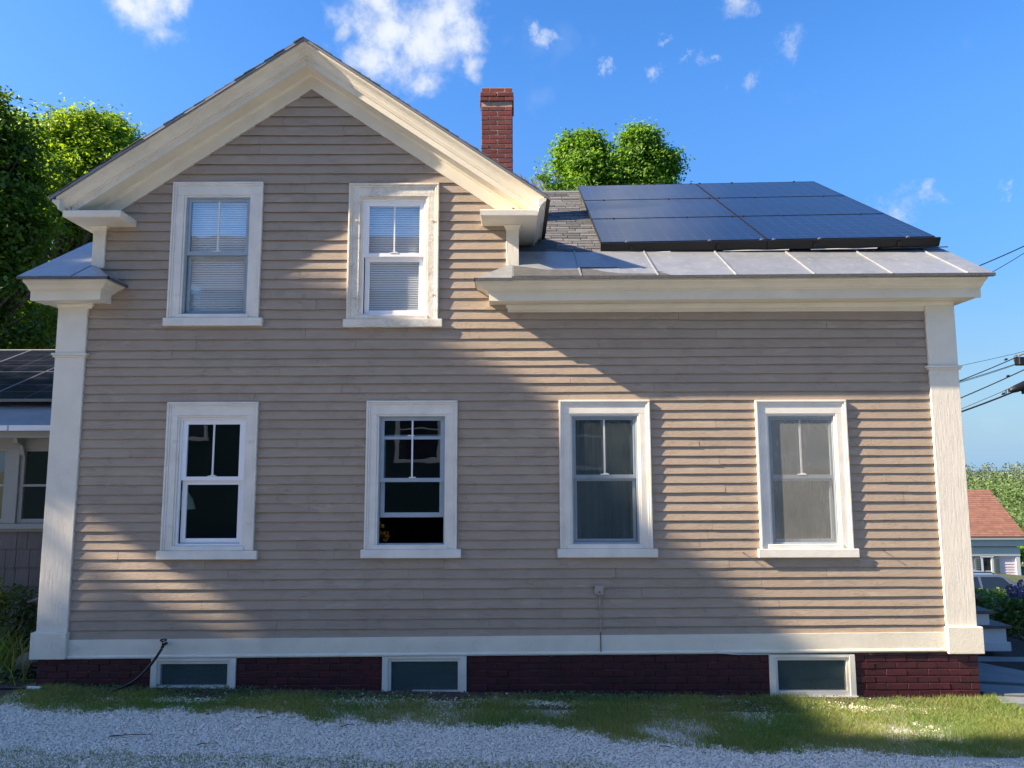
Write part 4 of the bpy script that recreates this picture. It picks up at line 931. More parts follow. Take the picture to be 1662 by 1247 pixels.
# ------------------------------------------------------------------ plants and trees
def limb(m, a, b, r0, r1, k=5, wob=.06, ok=None):
    a, b = Vector(a), Vector(b); L = (b-a).length; pts = []
    for i in range(k+1):
        t = i/k; p = a.lerp(b, t); s = math.sin(t*math.pi)*wob*L; pts.append(p+Vector((random.uniform(-s, s)*.5, random.uniform(-s, s)*.5, s*.4)))
    if ok is not None:      # leave the limb out where it would block a chosen sun patch
        D = np.array([tuple(pts[0].lerp(pts[0], 0))]+[tuple(pts[i].lerp(pts[i+1], t)) for i in range(k) for t in (.25, .5, .75, 1)])
        if not all(ok(D+o).all() for o in ((0, .1, 0), (0, -.1, 0), (0, 0, .12), (0, 0, -.12))): return pts
    m.tube(pts, [r0+(r1-r0)*i/k for i in range(k+1)], 7); return pts
def tree(name, base, trunk_top, blobs, nclus, nleaf, lsize, m, label, cat='tree', group=None, trunk_r=.3, clus_r=.42, accept=None, shell=.55, flat=.8):
    e = empty(name, base, label, cat, group); q = MB(); tt = Vector(trunk_top)
    limb(q, base, tt, trunk_r, trunk_r*.65, 6, .02)
    for (x, y, z, r) in blobs:
        if accept is not None and not accept(np.array([[x, y, z]]))[0]: continue
        if accept is not None: r = r*.6
        p = limb(q, tt.lerp(Vector(base), random.uniform(0, .35)), (x, y, z), trunk_r*.38, .03, 6, .10, ok=accept)
        for k in range(4):
            d = Vector((random.gauss(0, 1), random.gauss(0, 1), random.gauss(.4, .8))).normalized(); limb(q, p[3+k % 3], Vector((x, y, z))+d*r*.85, .045, .008, 4, .08, ok=accept)
    q.build('trunk', 'bark', e, smooth=True)
    B = np.array(blobs); wgt = B[:, 3]**2; wgt /= wgt.sum(); idx = rng.choice(len(B), nclus, p=wgt)
    d = rng.normal(size=(nclus, 3)); d /= np.linalg.norm(d, axis=1)[:, None]; rad = B[idx, 3]*(shell+(1-shell)*rng.random(nclus)**.6)*(1+rng.normal(0, .13, nclus))
    C = B[idx, :3]+d*rad[:, None]*np.array([1, 1, .85])
    drop = noise3(C, 1.1) if accept is not None else noise3(C, 1.9)*.6+noise3(C[:, [1, 2, 0]]+3, 1.0)*.5; th = -.9 if accept is not None else (-.72 if m == 'backmaple' else (-.7 if m == 'darkmaple' else -.12))
    C = C[drop > th]; d = d[drop > th]
    nc = len(C); L = rng.normal(size=(nc, nleaf, 3))*clus_r*np.array([1, 1, flat*.6])*(.5+rng.random((nc, 1, 1)))*.7
    P = (C[:, None]+L).reshape(-1, 3); nr = np.repeat(d, nleaf, 0)*.6+np.array([0, 0, .7])
    ct = np.repeat(np.clip(rng.normal(.5, .22, nc), 0, 1), nleaf)
    if accept is not None:
        k = accept(P); P = P[k]; nr = nr[k]; ct = ct[k]
    V, F = leafcloud(P, rng.uniform(.7, 1.2, len(P))*lsize, nr, .55)
    o = npmesh('crown', V, F, m, parent=e, tint=np.repeat(np.clip(ct+rng.normal(0, .15, len(P)), 0, 1), 4), origin=base); return e
_r3 = np.random.default_rng(5); _K = _r3.normal(size=(10, 3))*1.0; _Ph = _r3.uniform(0, 6.28, 10)
def noise3(P, s): return np.sin(P@(_K.T*s)+_Ph).sum(1)/3.2
def bl(cx_, cy_, cz_, R_, n, r, seed, sq=(1, 1, 1)):
    rr = random.Random(seed); out = [(cx_, cy_, cz_, R_*.55)]
    for _ in range(n):
        d = Vector((rr.gauss(0, 1), rr.gauss(0, 1), rr.gauss(0, 1))).normalized(); k = rr.uniform(.55, .95)
        out.append((cx_+d.x*R_*sq[0]*k, cy_+d.y*R_*sq[1]*k, cz_+d.z*R_*sq[2]*k, r*rr.uniform(.7, 1.2)))
    return out
# left trees behind the house
tree('maple_tree', (-13.0, 12.5, 0), (-12.8, 12.4, 5.0),
     [(-12.3, 12, 11.6, 1.2), (-13.4, 12.3, 11.8, .9), (-11.6, 11.8, 11.4, 1.1), (-10.9, 11.6, 10.6, .95), (-12.2, 11.5, 9.8, 1.3), (-13.4, 12, 9.9, 1.4), (-11.2, 11.8, 8.9, .9), (-12.4, 11.2, 8.4, 1.4), (-14.2, 11.8, 8.6, 1.5), (-11.2, 11.5, 7.7, .9), (-12.2, 11.5, 7.0, 1.2), (-13.4, 11.5, 6.8, 1.3), (-14.8, 12, 7, 1.4), (-11.4, 12, 6.4, .9), (-10.4, 12.5, 8.0, 1.2), (-10.2, 13, 6.6, 1.1), (-15.3, 12.5, 10, 1.4), (-12.9, 12.4, 12.0, .7), (-14.3, 12.4, 11.2, .8), (-11.6, 12, 11.6, .55)],
     3800, 46, .062, 'maple', 'bright yellow green maple rising behind the left eaves', trunk_r=.32, clus_r=.30)
tree('maple_tree', (-12.2, 6.5, 0), (-12.0, 6.7, 4.0),
     [(-10.6, 6.8, 9.8, .50), (-10.35, 6.8, 9.0, .55), (-10.3, 6.8, 8.2, .6), (-10.25, 6.8, 7.3, .7), (-10.8, 6.8, 9.3, .7), (-11.1, 6.6, 8.9, .7), (-12.0, 7, 10.2, .55), (-12.6, 7, 9.6, .8), (-11.3, 6.8, 8.2, .9), (-10.9, 6.8, 7.2, .7), (-10.7, 7, 6.7, .8), (-10.3, 7.0, 5.9, .75), (-11.2, 7, 6, 1.0), (-12.1, 7, 9.2, .9), (-10.7, 7.2, 5.0, .8), (-11.8, 7, 7.8, 1.2), (-12.8, 6.6, 8.5, 1.3), (-11.6, 6.4, 4.9, 1.0), (-12.9, 6.2, 6.4, 1.2), (-9.9, 7.3, 5.4, .5), (-9.6, 7.4, 6.6, .4)],
     2000, 46, .058, 'darkmaple', 'maple with shade-darkened leaf colour at the left edge of the photo, in front of the bright one', trunk_r=.28, clus_r=.28)
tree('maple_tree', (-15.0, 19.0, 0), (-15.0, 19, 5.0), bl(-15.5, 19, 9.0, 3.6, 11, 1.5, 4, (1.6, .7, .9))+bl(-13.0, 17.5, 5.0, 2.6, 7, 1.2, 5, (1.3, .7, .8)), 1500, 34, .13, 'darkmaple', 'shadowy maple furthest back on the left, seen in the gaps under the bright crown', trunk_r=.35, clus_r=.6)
# tree behind the ridge
tree('maple_tree', (4.2, 24.0, -.5), (4.1, 23.0, 9.0),
     [(x_, y_, z_-.38, r_*.92) for x_, y_, z_, r_ in [(1.75, 21, 14.7, .75), (1.25, 21, 13.9, .7), (2.5, 21, 15.2, .95), (3.2, 21, 15.6, .7), (3.3, 21, 14.6, 1.0), (4.2, 21, 14.4, 1.0), (5.2, 21, 15.4, .9), (5.3, 20.8, 15.9, .55), (6.0, 21, 14.9, .8), (5.2, 21, 14.1, 1.1), (2.3, 21, 13.4, 1.1), (3.6, 21.3, 13, 1.2), (6.3, 21.4, 13.6, .75), (7.35, 21.5, 13.75, .35), (6.9, 21.5, 13.4, .5), (4.3, 22, 12, 1.6), (2.5, 21, 16.0, .4), (1.0, 21, 14.5, .4), (.75, 21, 13.9, .55), (.9, 20.6, 13.6, .6), (.5, 20.8, 14.4, .4), (1.2, 20.5, 14.1, .6), (1.5, 20.8, 14.2, .8), (2.0, 20.8, 13.3, .9), (5.0, 20.6, 16.0, .45), (2.9, 20.8, 15.9, .5)]],
     3800, 40, .078, 'backmaple', 'leafy green maple showing above the roof ridge beside the chimney', trunk_r=.35, clus_r=.30)

# big maple left of the drive, out of frame: crown shaped to cast the wall's shade and sun patches
SX, SZ = 4.5, 3.05
Lx = [-12, -3.6, -1.9, .40, 1.40, 2.55, 3.3, 20]; Lz = [4.9, 4.75, 4.25, 3.05, 1.75, .85, .15, -4]
def accept(P):
    u = P[:, 0]-SX*P[:, 1]; z = P[:, 2]+SZ*P[:, 1]
    s = P[:, 2]/SZ; gx_ = P[:, 0]+SX*s; gy_ = P[:, 1]+s
    wallhit = z > 0
    j = rng.normal(0, .05, len(P))
    lit = wallhit & (z > np.interp(u, Lx, Lz)+j) & (u < 9) & (u > -5.6)
    a = np.clip((u+4.3)/1.4, 0, 1); zc_ = 1.47-.70*a
    lit |= wallhit & (u > -4.55+j) & (u < -2.6) & (np.abs(z-zc_) < .36-.14*a+j)
    lit |= wallhit & (((u+4.85)/.60)**2+((z-1.14)/.36)**2 < 1+j*3)
    lit |= wallhit & (((u+4.85)/.34)**2+((z-1.72)/.24)**2 < .8+j*3)
    lit |= (~wallhit) & (gx_ > 2.75+j*2) & (gy_ > -1.25+j) & (gx_ < 14)
    lit |= (~wallhit) & (gx_ > 5)
    lit |= (~wallhit) & (gy_ < -3.6+j*2)  # crown cut away so unseen gravel stays sunlit and bounces light
    return ~lit
tree('maple_tree', (-21.0, -7.0, 0), (-20.7, -6.6, 7.0), bl(-20.5, -5.6, 12.0, 5.0, 22, 2.2, 8, (1, 1.15, 1.05))+bl(-18.5, -3.2, 12.5, 2.6, 6, 1.8, 9)+[(-20, -4.4, 15.2, 1.8), (-20.5, -5.6, 15.6, 1.8), (-19, -7, 14.5, 2.0), (-19.5, -3.6, 9.8, 2.0), (-21, -4.8, 9.5, 2.0), (-19, -6.5, 9.0, 2.0), (-21, -8.5, 12, 2.2), (-20, -1.6, 10.2, 1.7), (-20.5, -1.0, 8.8, 1.5), (-19, -2.2, 8.6, 1.6), (-20, -.6, 11.5, 1.2)],
     9500, 30, .08, 'maple', 'tall maple beside the drive, beyond the left edge of the photo', trunk_r=.45, clus_r=.7, accept=accept, shell=.1)
# tree beyond the neighbour's roof (seen only as a reflection)
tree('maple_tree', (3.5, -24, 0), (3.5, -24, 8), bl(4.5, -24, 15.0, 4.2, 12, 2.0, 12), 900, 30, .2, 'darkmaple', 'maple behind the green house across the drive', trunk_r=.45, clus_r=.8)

fl = empty('flower_bunch', (-1.40, .30, 1.46), 'small bunch of orange flowers inside the raised window', 'flowers')
for k in range(5):
    x = -1.42+random.uniform(-.10, .12); z = 1.68+random.uniform(-.08, .10); y = .16+random.uniform(0, .1)
    MB().tube([(-1.40, .28, 1.47), ((x-1.40)/2, .24, 1.58), (x, y, z)], .004, 5).build('stem', 'twig', fl)
    P = np.array([x, y, z])+rng.normal(size=(26, 3))*.022; V, F = leafcloud(P, np.full(26, .018), np.array([0, -.6, .4]), .8, aspect=.9)
    npmesh('flower_head', V, F, 'flower', parent=fl, tint=np.repeat(rng.random(26), 4), origin=(-1.40, .30, 1.46))
MB().tube([(-1.40, .28, 1.30), (-1.40, .28, 1.48)], [.05, .035], 12).build('vase', 'ceramic', fl)
# planting bed at the left
def shrub(name, c, r, h, n, ls, m, label, cat='shrub'):
    e = empty(name, (c[0], c[1], float(gz(c[0], c[1]))), label, cat); q = MB(); z0 = float(gz(c[0], c[1]))
    for k in range(7):
        a = random.uniform(0, 6.28); q.tube([(c[0], c[1], z0), (c[0]+.4*r*math.cos(a), c[1]+.4*r*math.sin(a), z0+h*.5), (c[0]+r*.7*math.cos(a), c[1]+r*.7*math.sin(a), z0+h*.85)], [.012, .008, .004], 5)
    q.build('stem', 'twig', e)
    d = rng.normal(size=(n, 3)); d /= np.linalg.norm(d, axis=1)[:, None]; k = rng.uniform(.35, 1.0, n)**.6
    P = np.array([c[0], c[1], z0+h*.5])+d*k[:, None]*np.array([r, r, h*.52]); nn_ = noise3(P, 5.0) > -.5; P = P[nn_]; d = d[nn_]
    V, F = leafcloud(P, rng.uniform(.6, 1.2, len(P))*ls, d*.6+np.array([0, 0, .6]), .6)
    npmesh('foliage', V, F, m, parent=e, tint=np.repeat(rng.random(len(P)), 4), origin=tuple(e.location)); return e
shrub('shrub', (-6.05, .65), .36, 1.15, 1500, .028, 'shrublight', 'yellow tipped shrub growing at the left edge before the shingled porch')
shrub('shrub', (-5.85, .95), .42, .85, 1700, .030, 'shrubleaf', 'dark leafy shrub between the yellow tipped one and the corner board')
shrub('shrub', (-5.35, 1.15), .35, .62, 1300, .028, 'shrubleaf', 'low dark shrub tucked behind the left corner board')
shrub('shrub', (-6.6, .2), .4, .7, 1000, .028, 'shrubleaf', 'green shrub at the very left beside the stones')
n = 420; x = rng.normal(-5.65, .28, n); y = rng.normal(.35, .16, n)
ob = blades('iris_clump', x, y, rng.uniform(.22, .6, n), rng.uniform(.010, .018, n), 'grassblade', np.clip(rng.normal(.45, .25, n), 0, 1), .9)
tag(ob, 'long strappy green leaves spilling over the bed beside the corner board', 'plants', kind='stuff')
n = 900; x = rng.uniform(-6.8, -4.95, n); y = rng.uniform(-.05, .7, n); P = np.stack([x, y, gz(x, y)+rng.uniform(.01, .10, n)], 1)
V, F = leafcloud(P, rng.uniform(.012, .03, n), np.array([0, -.2, 1.0]), .7); tag(npmesh('bed_cover', V, F, 'shrubleaf', tint=np.repeat(rng.random(n), 4)), 'low green leaves covering the planting bed', 'ground cover', kind='stuff')
for k, (x, y, z, sx_, sy_, sz_, lb) in enumerate(((-5.75, .25, .36, .26, .2, .14, 'large rounded grey stone at the bed edge'), (-5.2, .35, .28, .14, .12, .09, 'smaller grey stone near the corner board foot'), (-6.25, .1, .25, .2, .18, .12, 'flat grey stone at the left edge of the photo'), (-5.25, .8, .92, .30, .14, .02, 'flat slab of dark stone propped in the shrubs'))):
    bm = bmesh.new(); bmesh.ops.create_icosphere(bm, subdivisions=3, radius=1)
    for v in bm.verts:
        f = 1+.10*math.sin(v.co.x*5+k)+.08*math.sin(v.co.y*7+k*2)+.05*math.sin(v.co.z*9); v.co = Vector((v.co.x*sx_*f, v.co.y*sy_*f, v.co.z*sz_*f))
    me = bpy.data.meshes.new('stone'); bm.to_mesh(me); bm.free(); me.materials.append(MATS['stone']); o = bpy.data.objects.new('stone', me); COL.objects.link(o); o.location = (x, y, z)
    if k == 3: o.rotation_euler = (0, R(-18), .3)
    tag(o, lb, 'stone', 'stones in the planting bed')
MB_ = MB().tube([(-5.35, .8, .25), (-5.30, .8, .9)], .008, 6); tag(MB_.build('garden_stake', 'twig', origin=(-5.33, .8, .25)), 'thin rusty stake standing under the dark slab', 'stake')

# ------------------------------------------------------------------ porch (left extension)
pc = empty('sun_porch', (-7.5, 1.6, 0), 'low sun porch with shingled base and solar panels left of the house', 'porch')
YW = 1.5
q = MB(); q.box(-12, -4.9, YW+.02, YW+.06, .1, 1.60); q.box(-12, -4.9, YW+.02, YW+.06, 2.60, 2.85)
q.build('wall', 'shake', pc)
for r_, (zb, zt) in enumerate(((1.352, 1.575), (1.128, 1.36), (.90, 1.14), (.68, .91), (.46, .69), (.24, .47))):
    x = -6.9-random.uniform(0, .2)
    while x < -5.0:
        wd = random.choice([.13, .17, .22, .27]); q = MB(); t = random.uniform(.014, .02)
        q.add([(x, YW-t, zb), (x+wd-.006, YW-t, zb), (x+wd-.006, YW-.003, zt), (x, YW-.003, zt), (x, YW+.01, zb), (x+wd-.006, YW+.01, zb), (x+wd-.006, YW+.01, zt), (x, YW+.01, zt)], [(0, 1, 2, 3), (4, 7, 6, 5), (0, 4, 5, 1), (1, 5, 6, 2), (2, 6, 7, 3), (3, 7, 4, 0)]); q.build('shingle', 'shake', pc); x += wd
q = MB(); q.box(-12, -5.0, YW-.08, YW+.05, 1.60, 1.665); q.box(-12, -5.0, YW-.03, YW+.05, 1.565, 1.60); q.build('window_sill', 'porch', pc, bev=.004)
q = MB(); q.box(-12, -5.0, YW-.04, YW+.05, 2.60, 2.76); q.build('frieze', 'porch', pc)
q = MB(); q.box(-12, -5.0, YW-.30, YW-.20, 2.72, 2.80); q.box(-12, -5, YW-.2, YW+.05, 2.76, 2.78); q.build('eave', 'porch', pc)
for a, b in ((-6.335, -6.19), (-7.3, -7.15), (-8.3, -8.15), (-5.5, -5.3)):
    q = MB(); q.box(a, b, YW-.04, YW+.05, 1.665, 2.60); q.build('post', 'porch', pc, bev=.003)
for a, b in ((-7.15, -6.335), (-6.19, -5.5), (-8.15, -7.3)):
    q = MB(); w_ = .05; q.box(a, a+w_, YW-.01, YW+.03, 1.665, 2.60); q.box(b-w_, b, YW-.01, YW+.03, 1.665, 2.60); q.box(a+w_, b-w_, YW-.008, YW+.03, 2.56, 2.60); q.box(a+w_, b-w_, YW-.008, YW+.03, 1.665, 1.72); q.box(a+w_, b-w_, YW-.006, YW+.03, 2.12, 2.15)
    o = q.build('window', 'porch', pc, bev=.002); MB().add([(a+w_, YW+.015, 1.7), (b-w_, YW+.015, 1.7), (b-w_, YW+.015, 2.58), (a+w_, YW+.015, 2.58)], [(0, 1, 2, 3)]).build('pane', 'pane', o)
for x in (-6.17, -7.1):
    q = MB(); q.loft([[(x, YW-.22, 2.72), (x, YW-.20, 2.66), (x, YW-.10, 2.63), (x, YW-.06, 2.52), (x, YW-.04, 2.50), (x, YW-.04, 2.72)], [(x+.05, YW-.22, 2.72), (x+.05, YW-.20, 2.66), (x+.05, YW-.10, 2.63), (x+.05, YW-.06, 2.52), (x+.05, YW-.04, 2.50), (x+.05, YW-.04, 2.72)]]).build('corbel', 'porch', pc)
q = MB(); q.box(-12, -4.95, 4.4, 4.45, .2, 4.0); q.box(-12, -4.95, YW+.1, 4.4, .2, .3); q.build('back_wall', 'interior', pc)
PS = .42
def pzr(y): return 2.86+PS*(y-1.15)
q = MB(); slab(q, -12, -4.92, 1.15, 4.55, pzr, .03); pr_ = q.build('roof', 'metalroof', pc)
q = MB()
for a, b in ((-8.2, -6.13), (-6.11, -4.93)): q.box(a, b, 1.10, 1.15, 2.80, 2.868)
q.build('gutter', 'vinyl', pc, bev=.004)
q = MB(); q.box(-12, -4.92, 4.50, 4.6, pzr(4.5)+.02, pzr(4.5)+.09); q.build('ridge_cap', 'white', pc)
pa = empty('solar_array', (-9.0, 1.75, pzr(1.75)+.12), 'solar panels on the low porch roof at the left edge', 'solar array')
pa.rotation_euler = (math.atan(PS), 0, 0); pa['_o'] = (0, 0, 0)
for j in range(2):
    for i in range(4):
        q = MB(); q.box(0, 1.06, 0, .012, -.035, .002); q.box(0, 1.06, 1.36, 1.372, -.035, .002); q.box(0, .012, .012, 1.36, -.035, .002); q.box(1.048, 1.06, .012, 1.36, -.035, .002)
        p = q.build('solar_panel', 'flash', pa); p.location = (i*1.07-.1, j*1.385+.05, 0)
        q = MB(); q.box(.012, 1.048, .012, 1.36, -.006, 0); q.build('panel_glass', 'solar', p)
        q = MB()
        for t in (1, 2, 3): q.box(.012, 1.048, t*.343-.003, t*.343+.003, .0002, .0012)
        q.box(.527, .533, .012, 1.36, .0003, .0014); q.build('cell_gap', 'celline', p)

# ------------------------------------------------------------------ right side: steps, path, bed
stp = empty('front_steps', (5.5, 1.9, .03), 'white sided front steps with dark wooden treads at the right corner', 'steps')
for k, (xe, zt, zb) in enumerate(((6.24, .31, .03), (6.04, .49, .345), (5.88, .68, .525), (5.72, .87, .715))):
    q = MB(); q.box(4.8, xe, 1.78, 3.2, zb, zt-.0); q.build('riser', 'stepwhite', stp)
    q = MB(); q.box(4.8, xe+.045, 1.73, 3.25, zt, zt+.035); q.build('tread', 'tread', stp, bev=.003)
MB().box(4.8, 6.27, 1.745, 1.78, .03, .14).build('skirt_board', 'stepwhite', stp, bev=.004)
for k, pts in enumerate(([(4.95, .55), (6.0, .35), (7.4, .6), (7.6, 1.25), (6.5, 1.62), (5.0, 1.60)], [(4.85, .05), (5.6, -.02), (7.0, .1), (7.2, .45), (5.9, .26), (4.9, .42)], [(7.6, .3), (8.6, .5), (8.6, 1.4), (7.8, 1.3)], [(4.85, -.25), (5.9, -.35), (6.8, -.2), (6.6, .02), (5.6, -.1), (4.9, -.04)])):
    z = .05; vs = [(x, y, float(gz(x, y))+.045) for x, y in pts]; q = MB(); q.loft([[(a, b, c-.06) for a, b, c in vs], vs]); o = q.build('stone_slab', 'slab', origin=(pts[0][0], pts[0][1], 0), bev=.006)
    tag(o, ['broad grey slab of the path, nearest the steps', 'narrow middle slab of the path beside the brick corner', 'grey path slab furthest right', 'front slab of the path at the edge of the grass'][k], 'paving slab', 'paving slabs of the side path')
shrub('hydrangea_bush', (7.6, 3.4), .55, .66, 1500, .05, 'shrubleaf', 'dark hydrangea bush with purple flower heads beside the steps', 'hydrangea')
shrub('hydrangea_bush', (8.6, 3.0), .6, .78, 1700, .05, 'shrubleaf', 'larger hydrangea bush with purple heads at the right edge of the photo', 'hydrangea')
hb = [o for o in bpy.data.objects if o.name.startswith('hydrangea_bush')]
for bush, c, k in ((hb[0], (7.6, 3.4, .58), 9), (hb[1], (8.6, 3.0, .50), 13)):
    for _ in range(k):
        a = random.uniform(0, 6.28); q_ = random.random()**.5*.42; hc = np.array([c[0]+q_*math.cos(a), c[1]+q_*math.sin(a)-.15, c[2]+random.uniform(-.22, .05)]); d = rng.normal(size=(90, 3)); d /= np.linalg.norm(d, axis=1)[:, None]; P = hc+d*.08
        V, F = leafcloud(P, np.full(len(P), .020), np.array([0, 0, .5]), .8, aspect=.9); npmesh('flower_head', V, F, 'hydrangea', parent=bush, tint=np.repeat(rng.random(len(P)), 4), origin=tuple(bush.location))
for (x, y, r, h, lb, mm) in ((11.2, 9.5, 1.0, .75, 'light green shrub in front of the parked car bonnet', 'shrublight'), (9.3, 7.6, .8, .55, 'green bush below the middle of the parked car', 'shrubleaf'), (8.0, 6.0, .7, .45, 'bushy green plant just right of the top step', 'shrubleaf'), (12.6, 10.5, 1.1, .95, 'feathery green shrub at the right edge by the street', 'shrubleaf'), (10.2, 8.6, .9, .6, 'pale green bush in the middle of the street side bed', 'shrublight')):
    shrub('garden_shrub', (x, y), r, h, 2000, .05, mm, lb)

# parked car
car = empty('parked_car', (15.9, 16.9, 0), 'silver blue estate car with roof rails parked across the street', 'car')
cz = float(gz(15.9, 16.9))-.16; X0 = 13.2
car.location.z = cz; car['_o'] = (15.9, 16.9, cz)
def cz_(z): return cz+z
Yn, Yf = 16.1, 17.8
body = [(0, .35), (0, .95), (.12, 1.02), (3.15, 1.02), (3.5, .98), (4.35, .86), (4.55, .72), (4.6, .35)]
q = MB(); q.loft([[(X0+x, y, cz_(z)) for x, z in body] for y in (Yn, Yf)]); q.build('body', 'carpaint', car, bev=.03)
gh = [(.10, 1.0), (.38, 1.50), (.60, 1.56), (2.25, 1.56), (2.45, 1.52), (3.25, 1.0)]
q = MB(); q.loft([[(X0+x, y+(.16 if z > 1.1 else .04)*(1 if y == Yn else -1), cz_(z)) for x, z in gh] for y in (Yn, Yf)]); cab = q.build('cabin', 'carpaint', car, bev=.015)
def sidewin(pts):
    for y, s in ((Yn, 1), (Yf, -1)):
        q = MB(); a = [(X0+x, y+s*(.04+.12*(z-1.0)/.5)-s*.012, cz_(z)) for x, z in pts]; q.loft([a, [(p[0], p[1]+s*.02, p[2]) for p in a]]); q.build('side_window', 'carglass', car)
sidewin([(.30, 1.05), (.48, 1.46), (.95, 1.49), (.86, 1.05)]); sidewin([(.95, 1.05), (1.04, 1.49), (1.62, 1.49), (1.64, 1.05)]); sidewin([(1.73, 1.05), (1.71, 1.49), (2.28, 1.49), (2.42, 1.46), (2.80, 1.05)])
q = MB(); q.add([(X0+3.26, Yn+.12, cz_(1.04)), (X0+3.26, Yf-.12, cz_(1.04)), (X0+2.5, Yf-.22, cz_(1.50)), (X0+2.5, Yn+.22, cz_(1.50))], [(0, 1, 2, 3)]); q.build('windscreen', 'carglass', car)
q = MB(); q.add([(X0+.10, Yn+.12, cz_(1.06)), (X0+.10, Yf-.12, cz_(1.06)), (X0+.34, Yf-.22, cz_(1.48)), (X0+.34, Yn+.22, cz_(1.48))], [(0, 1, 2, 3)]); q.build('rear_window', 'carglass', car)
for y in (Yn+.22, Yf-.22):
    MB().tube([(X0+.6, y, cz_(1.57)), (X0+.7, y, cz_(1.62)), (X0+2.1, y, cz_(1.62)), (X0+2.2, y, cz_(1.57))], .018, 6).build('roof_rail', 'black', car)
for x in (.85, 3.72):
    for y in (Yn-.01, Yf-.19):
        q = MB().tube([(X0+x, y, cz_(.33)), (X0+x, y+.2, cz_(.33))], .33, 20); t = q.build('wheel', 'tyre', car); MB().tube([(X0+x, y-.004, cz_(.33)), (X0+x, y+.204, cz_(.33))], .21, 16).build('rim', 'chrome', t)
for y in (Yn, Yf-.3): MB().box(X0+4.50, X0+4.60, y+.05, y+.25, cz_(.62), cz_(.76)).build('headlight', 'chrome', car, bev=.01)
for y in (Yn, Yf-.14): MB().box(X0-.02, X0+.06, y, y+.14, cz_(.70), cz_(.95)).build('tail_light', 'redlamp', car, bev=.01)
MB().box(X0+2.72, X0+2.86, Yn-.14, Yn+.03, cz_(1.03), cz_(1.16)).build('wing_mirror', 'carpaint', car, bev=.02)
for x in (1.32, 2.28): MB().box(X0+x, X0+x+.14, Yn-.012, Yn, cz_(.90), cz_(.93)).build('door_handle', 'carpaint', car)
MB().box(X0-.05, X0+4.65, Yn-.02, Yf+.02, cz_(.36), cz_(.50)).build('bumper_trim', 'bluetrim', car, bev=.02)

# house across the street
fh = empty('far_house', (23, 35, -3.5), 'low house with brown shingle roof, dark shutters and blue grey trim across the street', 'house')
q = MB(); q.box(14, 27.35, 33.0, 38.4, -4.4, -1.5); fw_o = q.build('wall', 'pinkclap', fh)
k = 0; z = -4.3
while z < -2.0:
    for a, b in ((14, 25.30), (26.25, 27.25)):
        q = MB(); q.add([(a, 32.97, z), (b, 32.97, z), (b, 32.995, z+.15), (a, 32.995, z+.15), (a, 33.0, z), (b, 33.0, z)], [(0, 1, 2, 3), (0, 4, 5, 1)]); q.build('clapboard', 'pinkclap', fw_o)
    z += .145
q = MB(); q.box(14, 27.45, 32.88, 33.0, -2.42, -1.95); q.box(14, 27.6, 32.75, 33.0, -1.88, -1.52); q.build('frieze', 'bluetrim', fh)
q = MB(); q.box(13.8, 27.72, 32.62, 33.0, -1.52, -1.38); q.build('eave', 'bluetrim', fh)
q = MB(); q.box(27.2, 27.42, 32.9, 33.0, -4.4, -2.42); q.box(26.95, 27.2, 32.93, 33.0, -2.36, -2.30); q.build('corner_board', 'stepwhite', fh)
q = MB(); q.box(25.30, 25.42, 32.9, 33, -4.0, -2.48); q.box(25.86, 25.98, 32.9, 33, -4.0, -2.48); q.box(25.28, 26.0, 32.88, 33, -2.48, -2.40); q.box(25.42, 25.86, 32.92, 33, -3.24, -3.20); o = q.build('window', 'stepwhite', fh)
MB().box(25.42, 25.86, 32.95, 33, -4.0, -2.48).build('pane', 'carglass', o)
for a in (24.98, 25.99):
    q = MB(); q.box(a, a+.29, 32.9, 32.96, -4.0, -2.45); o = q.build('shutter', 'shutter', fh)
    q = MB()
    for t in range(14): q.box(a+.04, a+.25, 32.885, 32.90, -3.9+t*.10, -3.9+t*.10+.05)
    q.build('louvre', 'shutter', o)
q = MB(); q.box(23.6, 24.7, 32.9, 33, -4.2, -2.5); q.build('door', 'shutter', fh)
YE, YT, ZE2, ZT2 = 32.6, 35.56, -1.36, 1.06; nr = 24
q = MB(); q.add([(13.8, YE, ZE2-.02), (27.7, YE, ZE2-.02), (27.78, YT, ZT2-.02), (13.8, YT, ZT2-.02), (13.8, 38.8, ZE2-.02), (27.7, 38.8, ZE2-.02)], [(0, 1, 2, 3), (3, 2, 5, 4), (1, 5, 2)]); fr_o = q.build('roof', 'redroof', fh)
for r_ in range(nr):
    t0, t1 = r_/nr, (r_+1.1)/nr; y0_, y1_ = YE+(YT-YE)*t0, YE+(YT-YE)*min(t1, 1); z0_, z1_ = ZE2+(ZT2-ZE2)*t0, ZE2+(ZT2-ZE2)*min(t1, 1)
    x = 23.6+random.uniform(-.3, 0)
    while x < 27.6:
        wd = random.uniform(.35, .6); xb = min(x+wd, 27.72); q = MB()
        q.add([(x, y0_, z0_+.03), (xb-.01, y0_, z0_+.03), (xb-.01, y1_, z1_+.002), (x, y1_, z1_+.002), (x, y0_, z0_-.01), (xb-.01, y0_, z0_-.01)], [(0, 1, 2, 3), (4, 5, 1, 0)])
        q.build('shingle', 'redroof', fr_o); x += wd

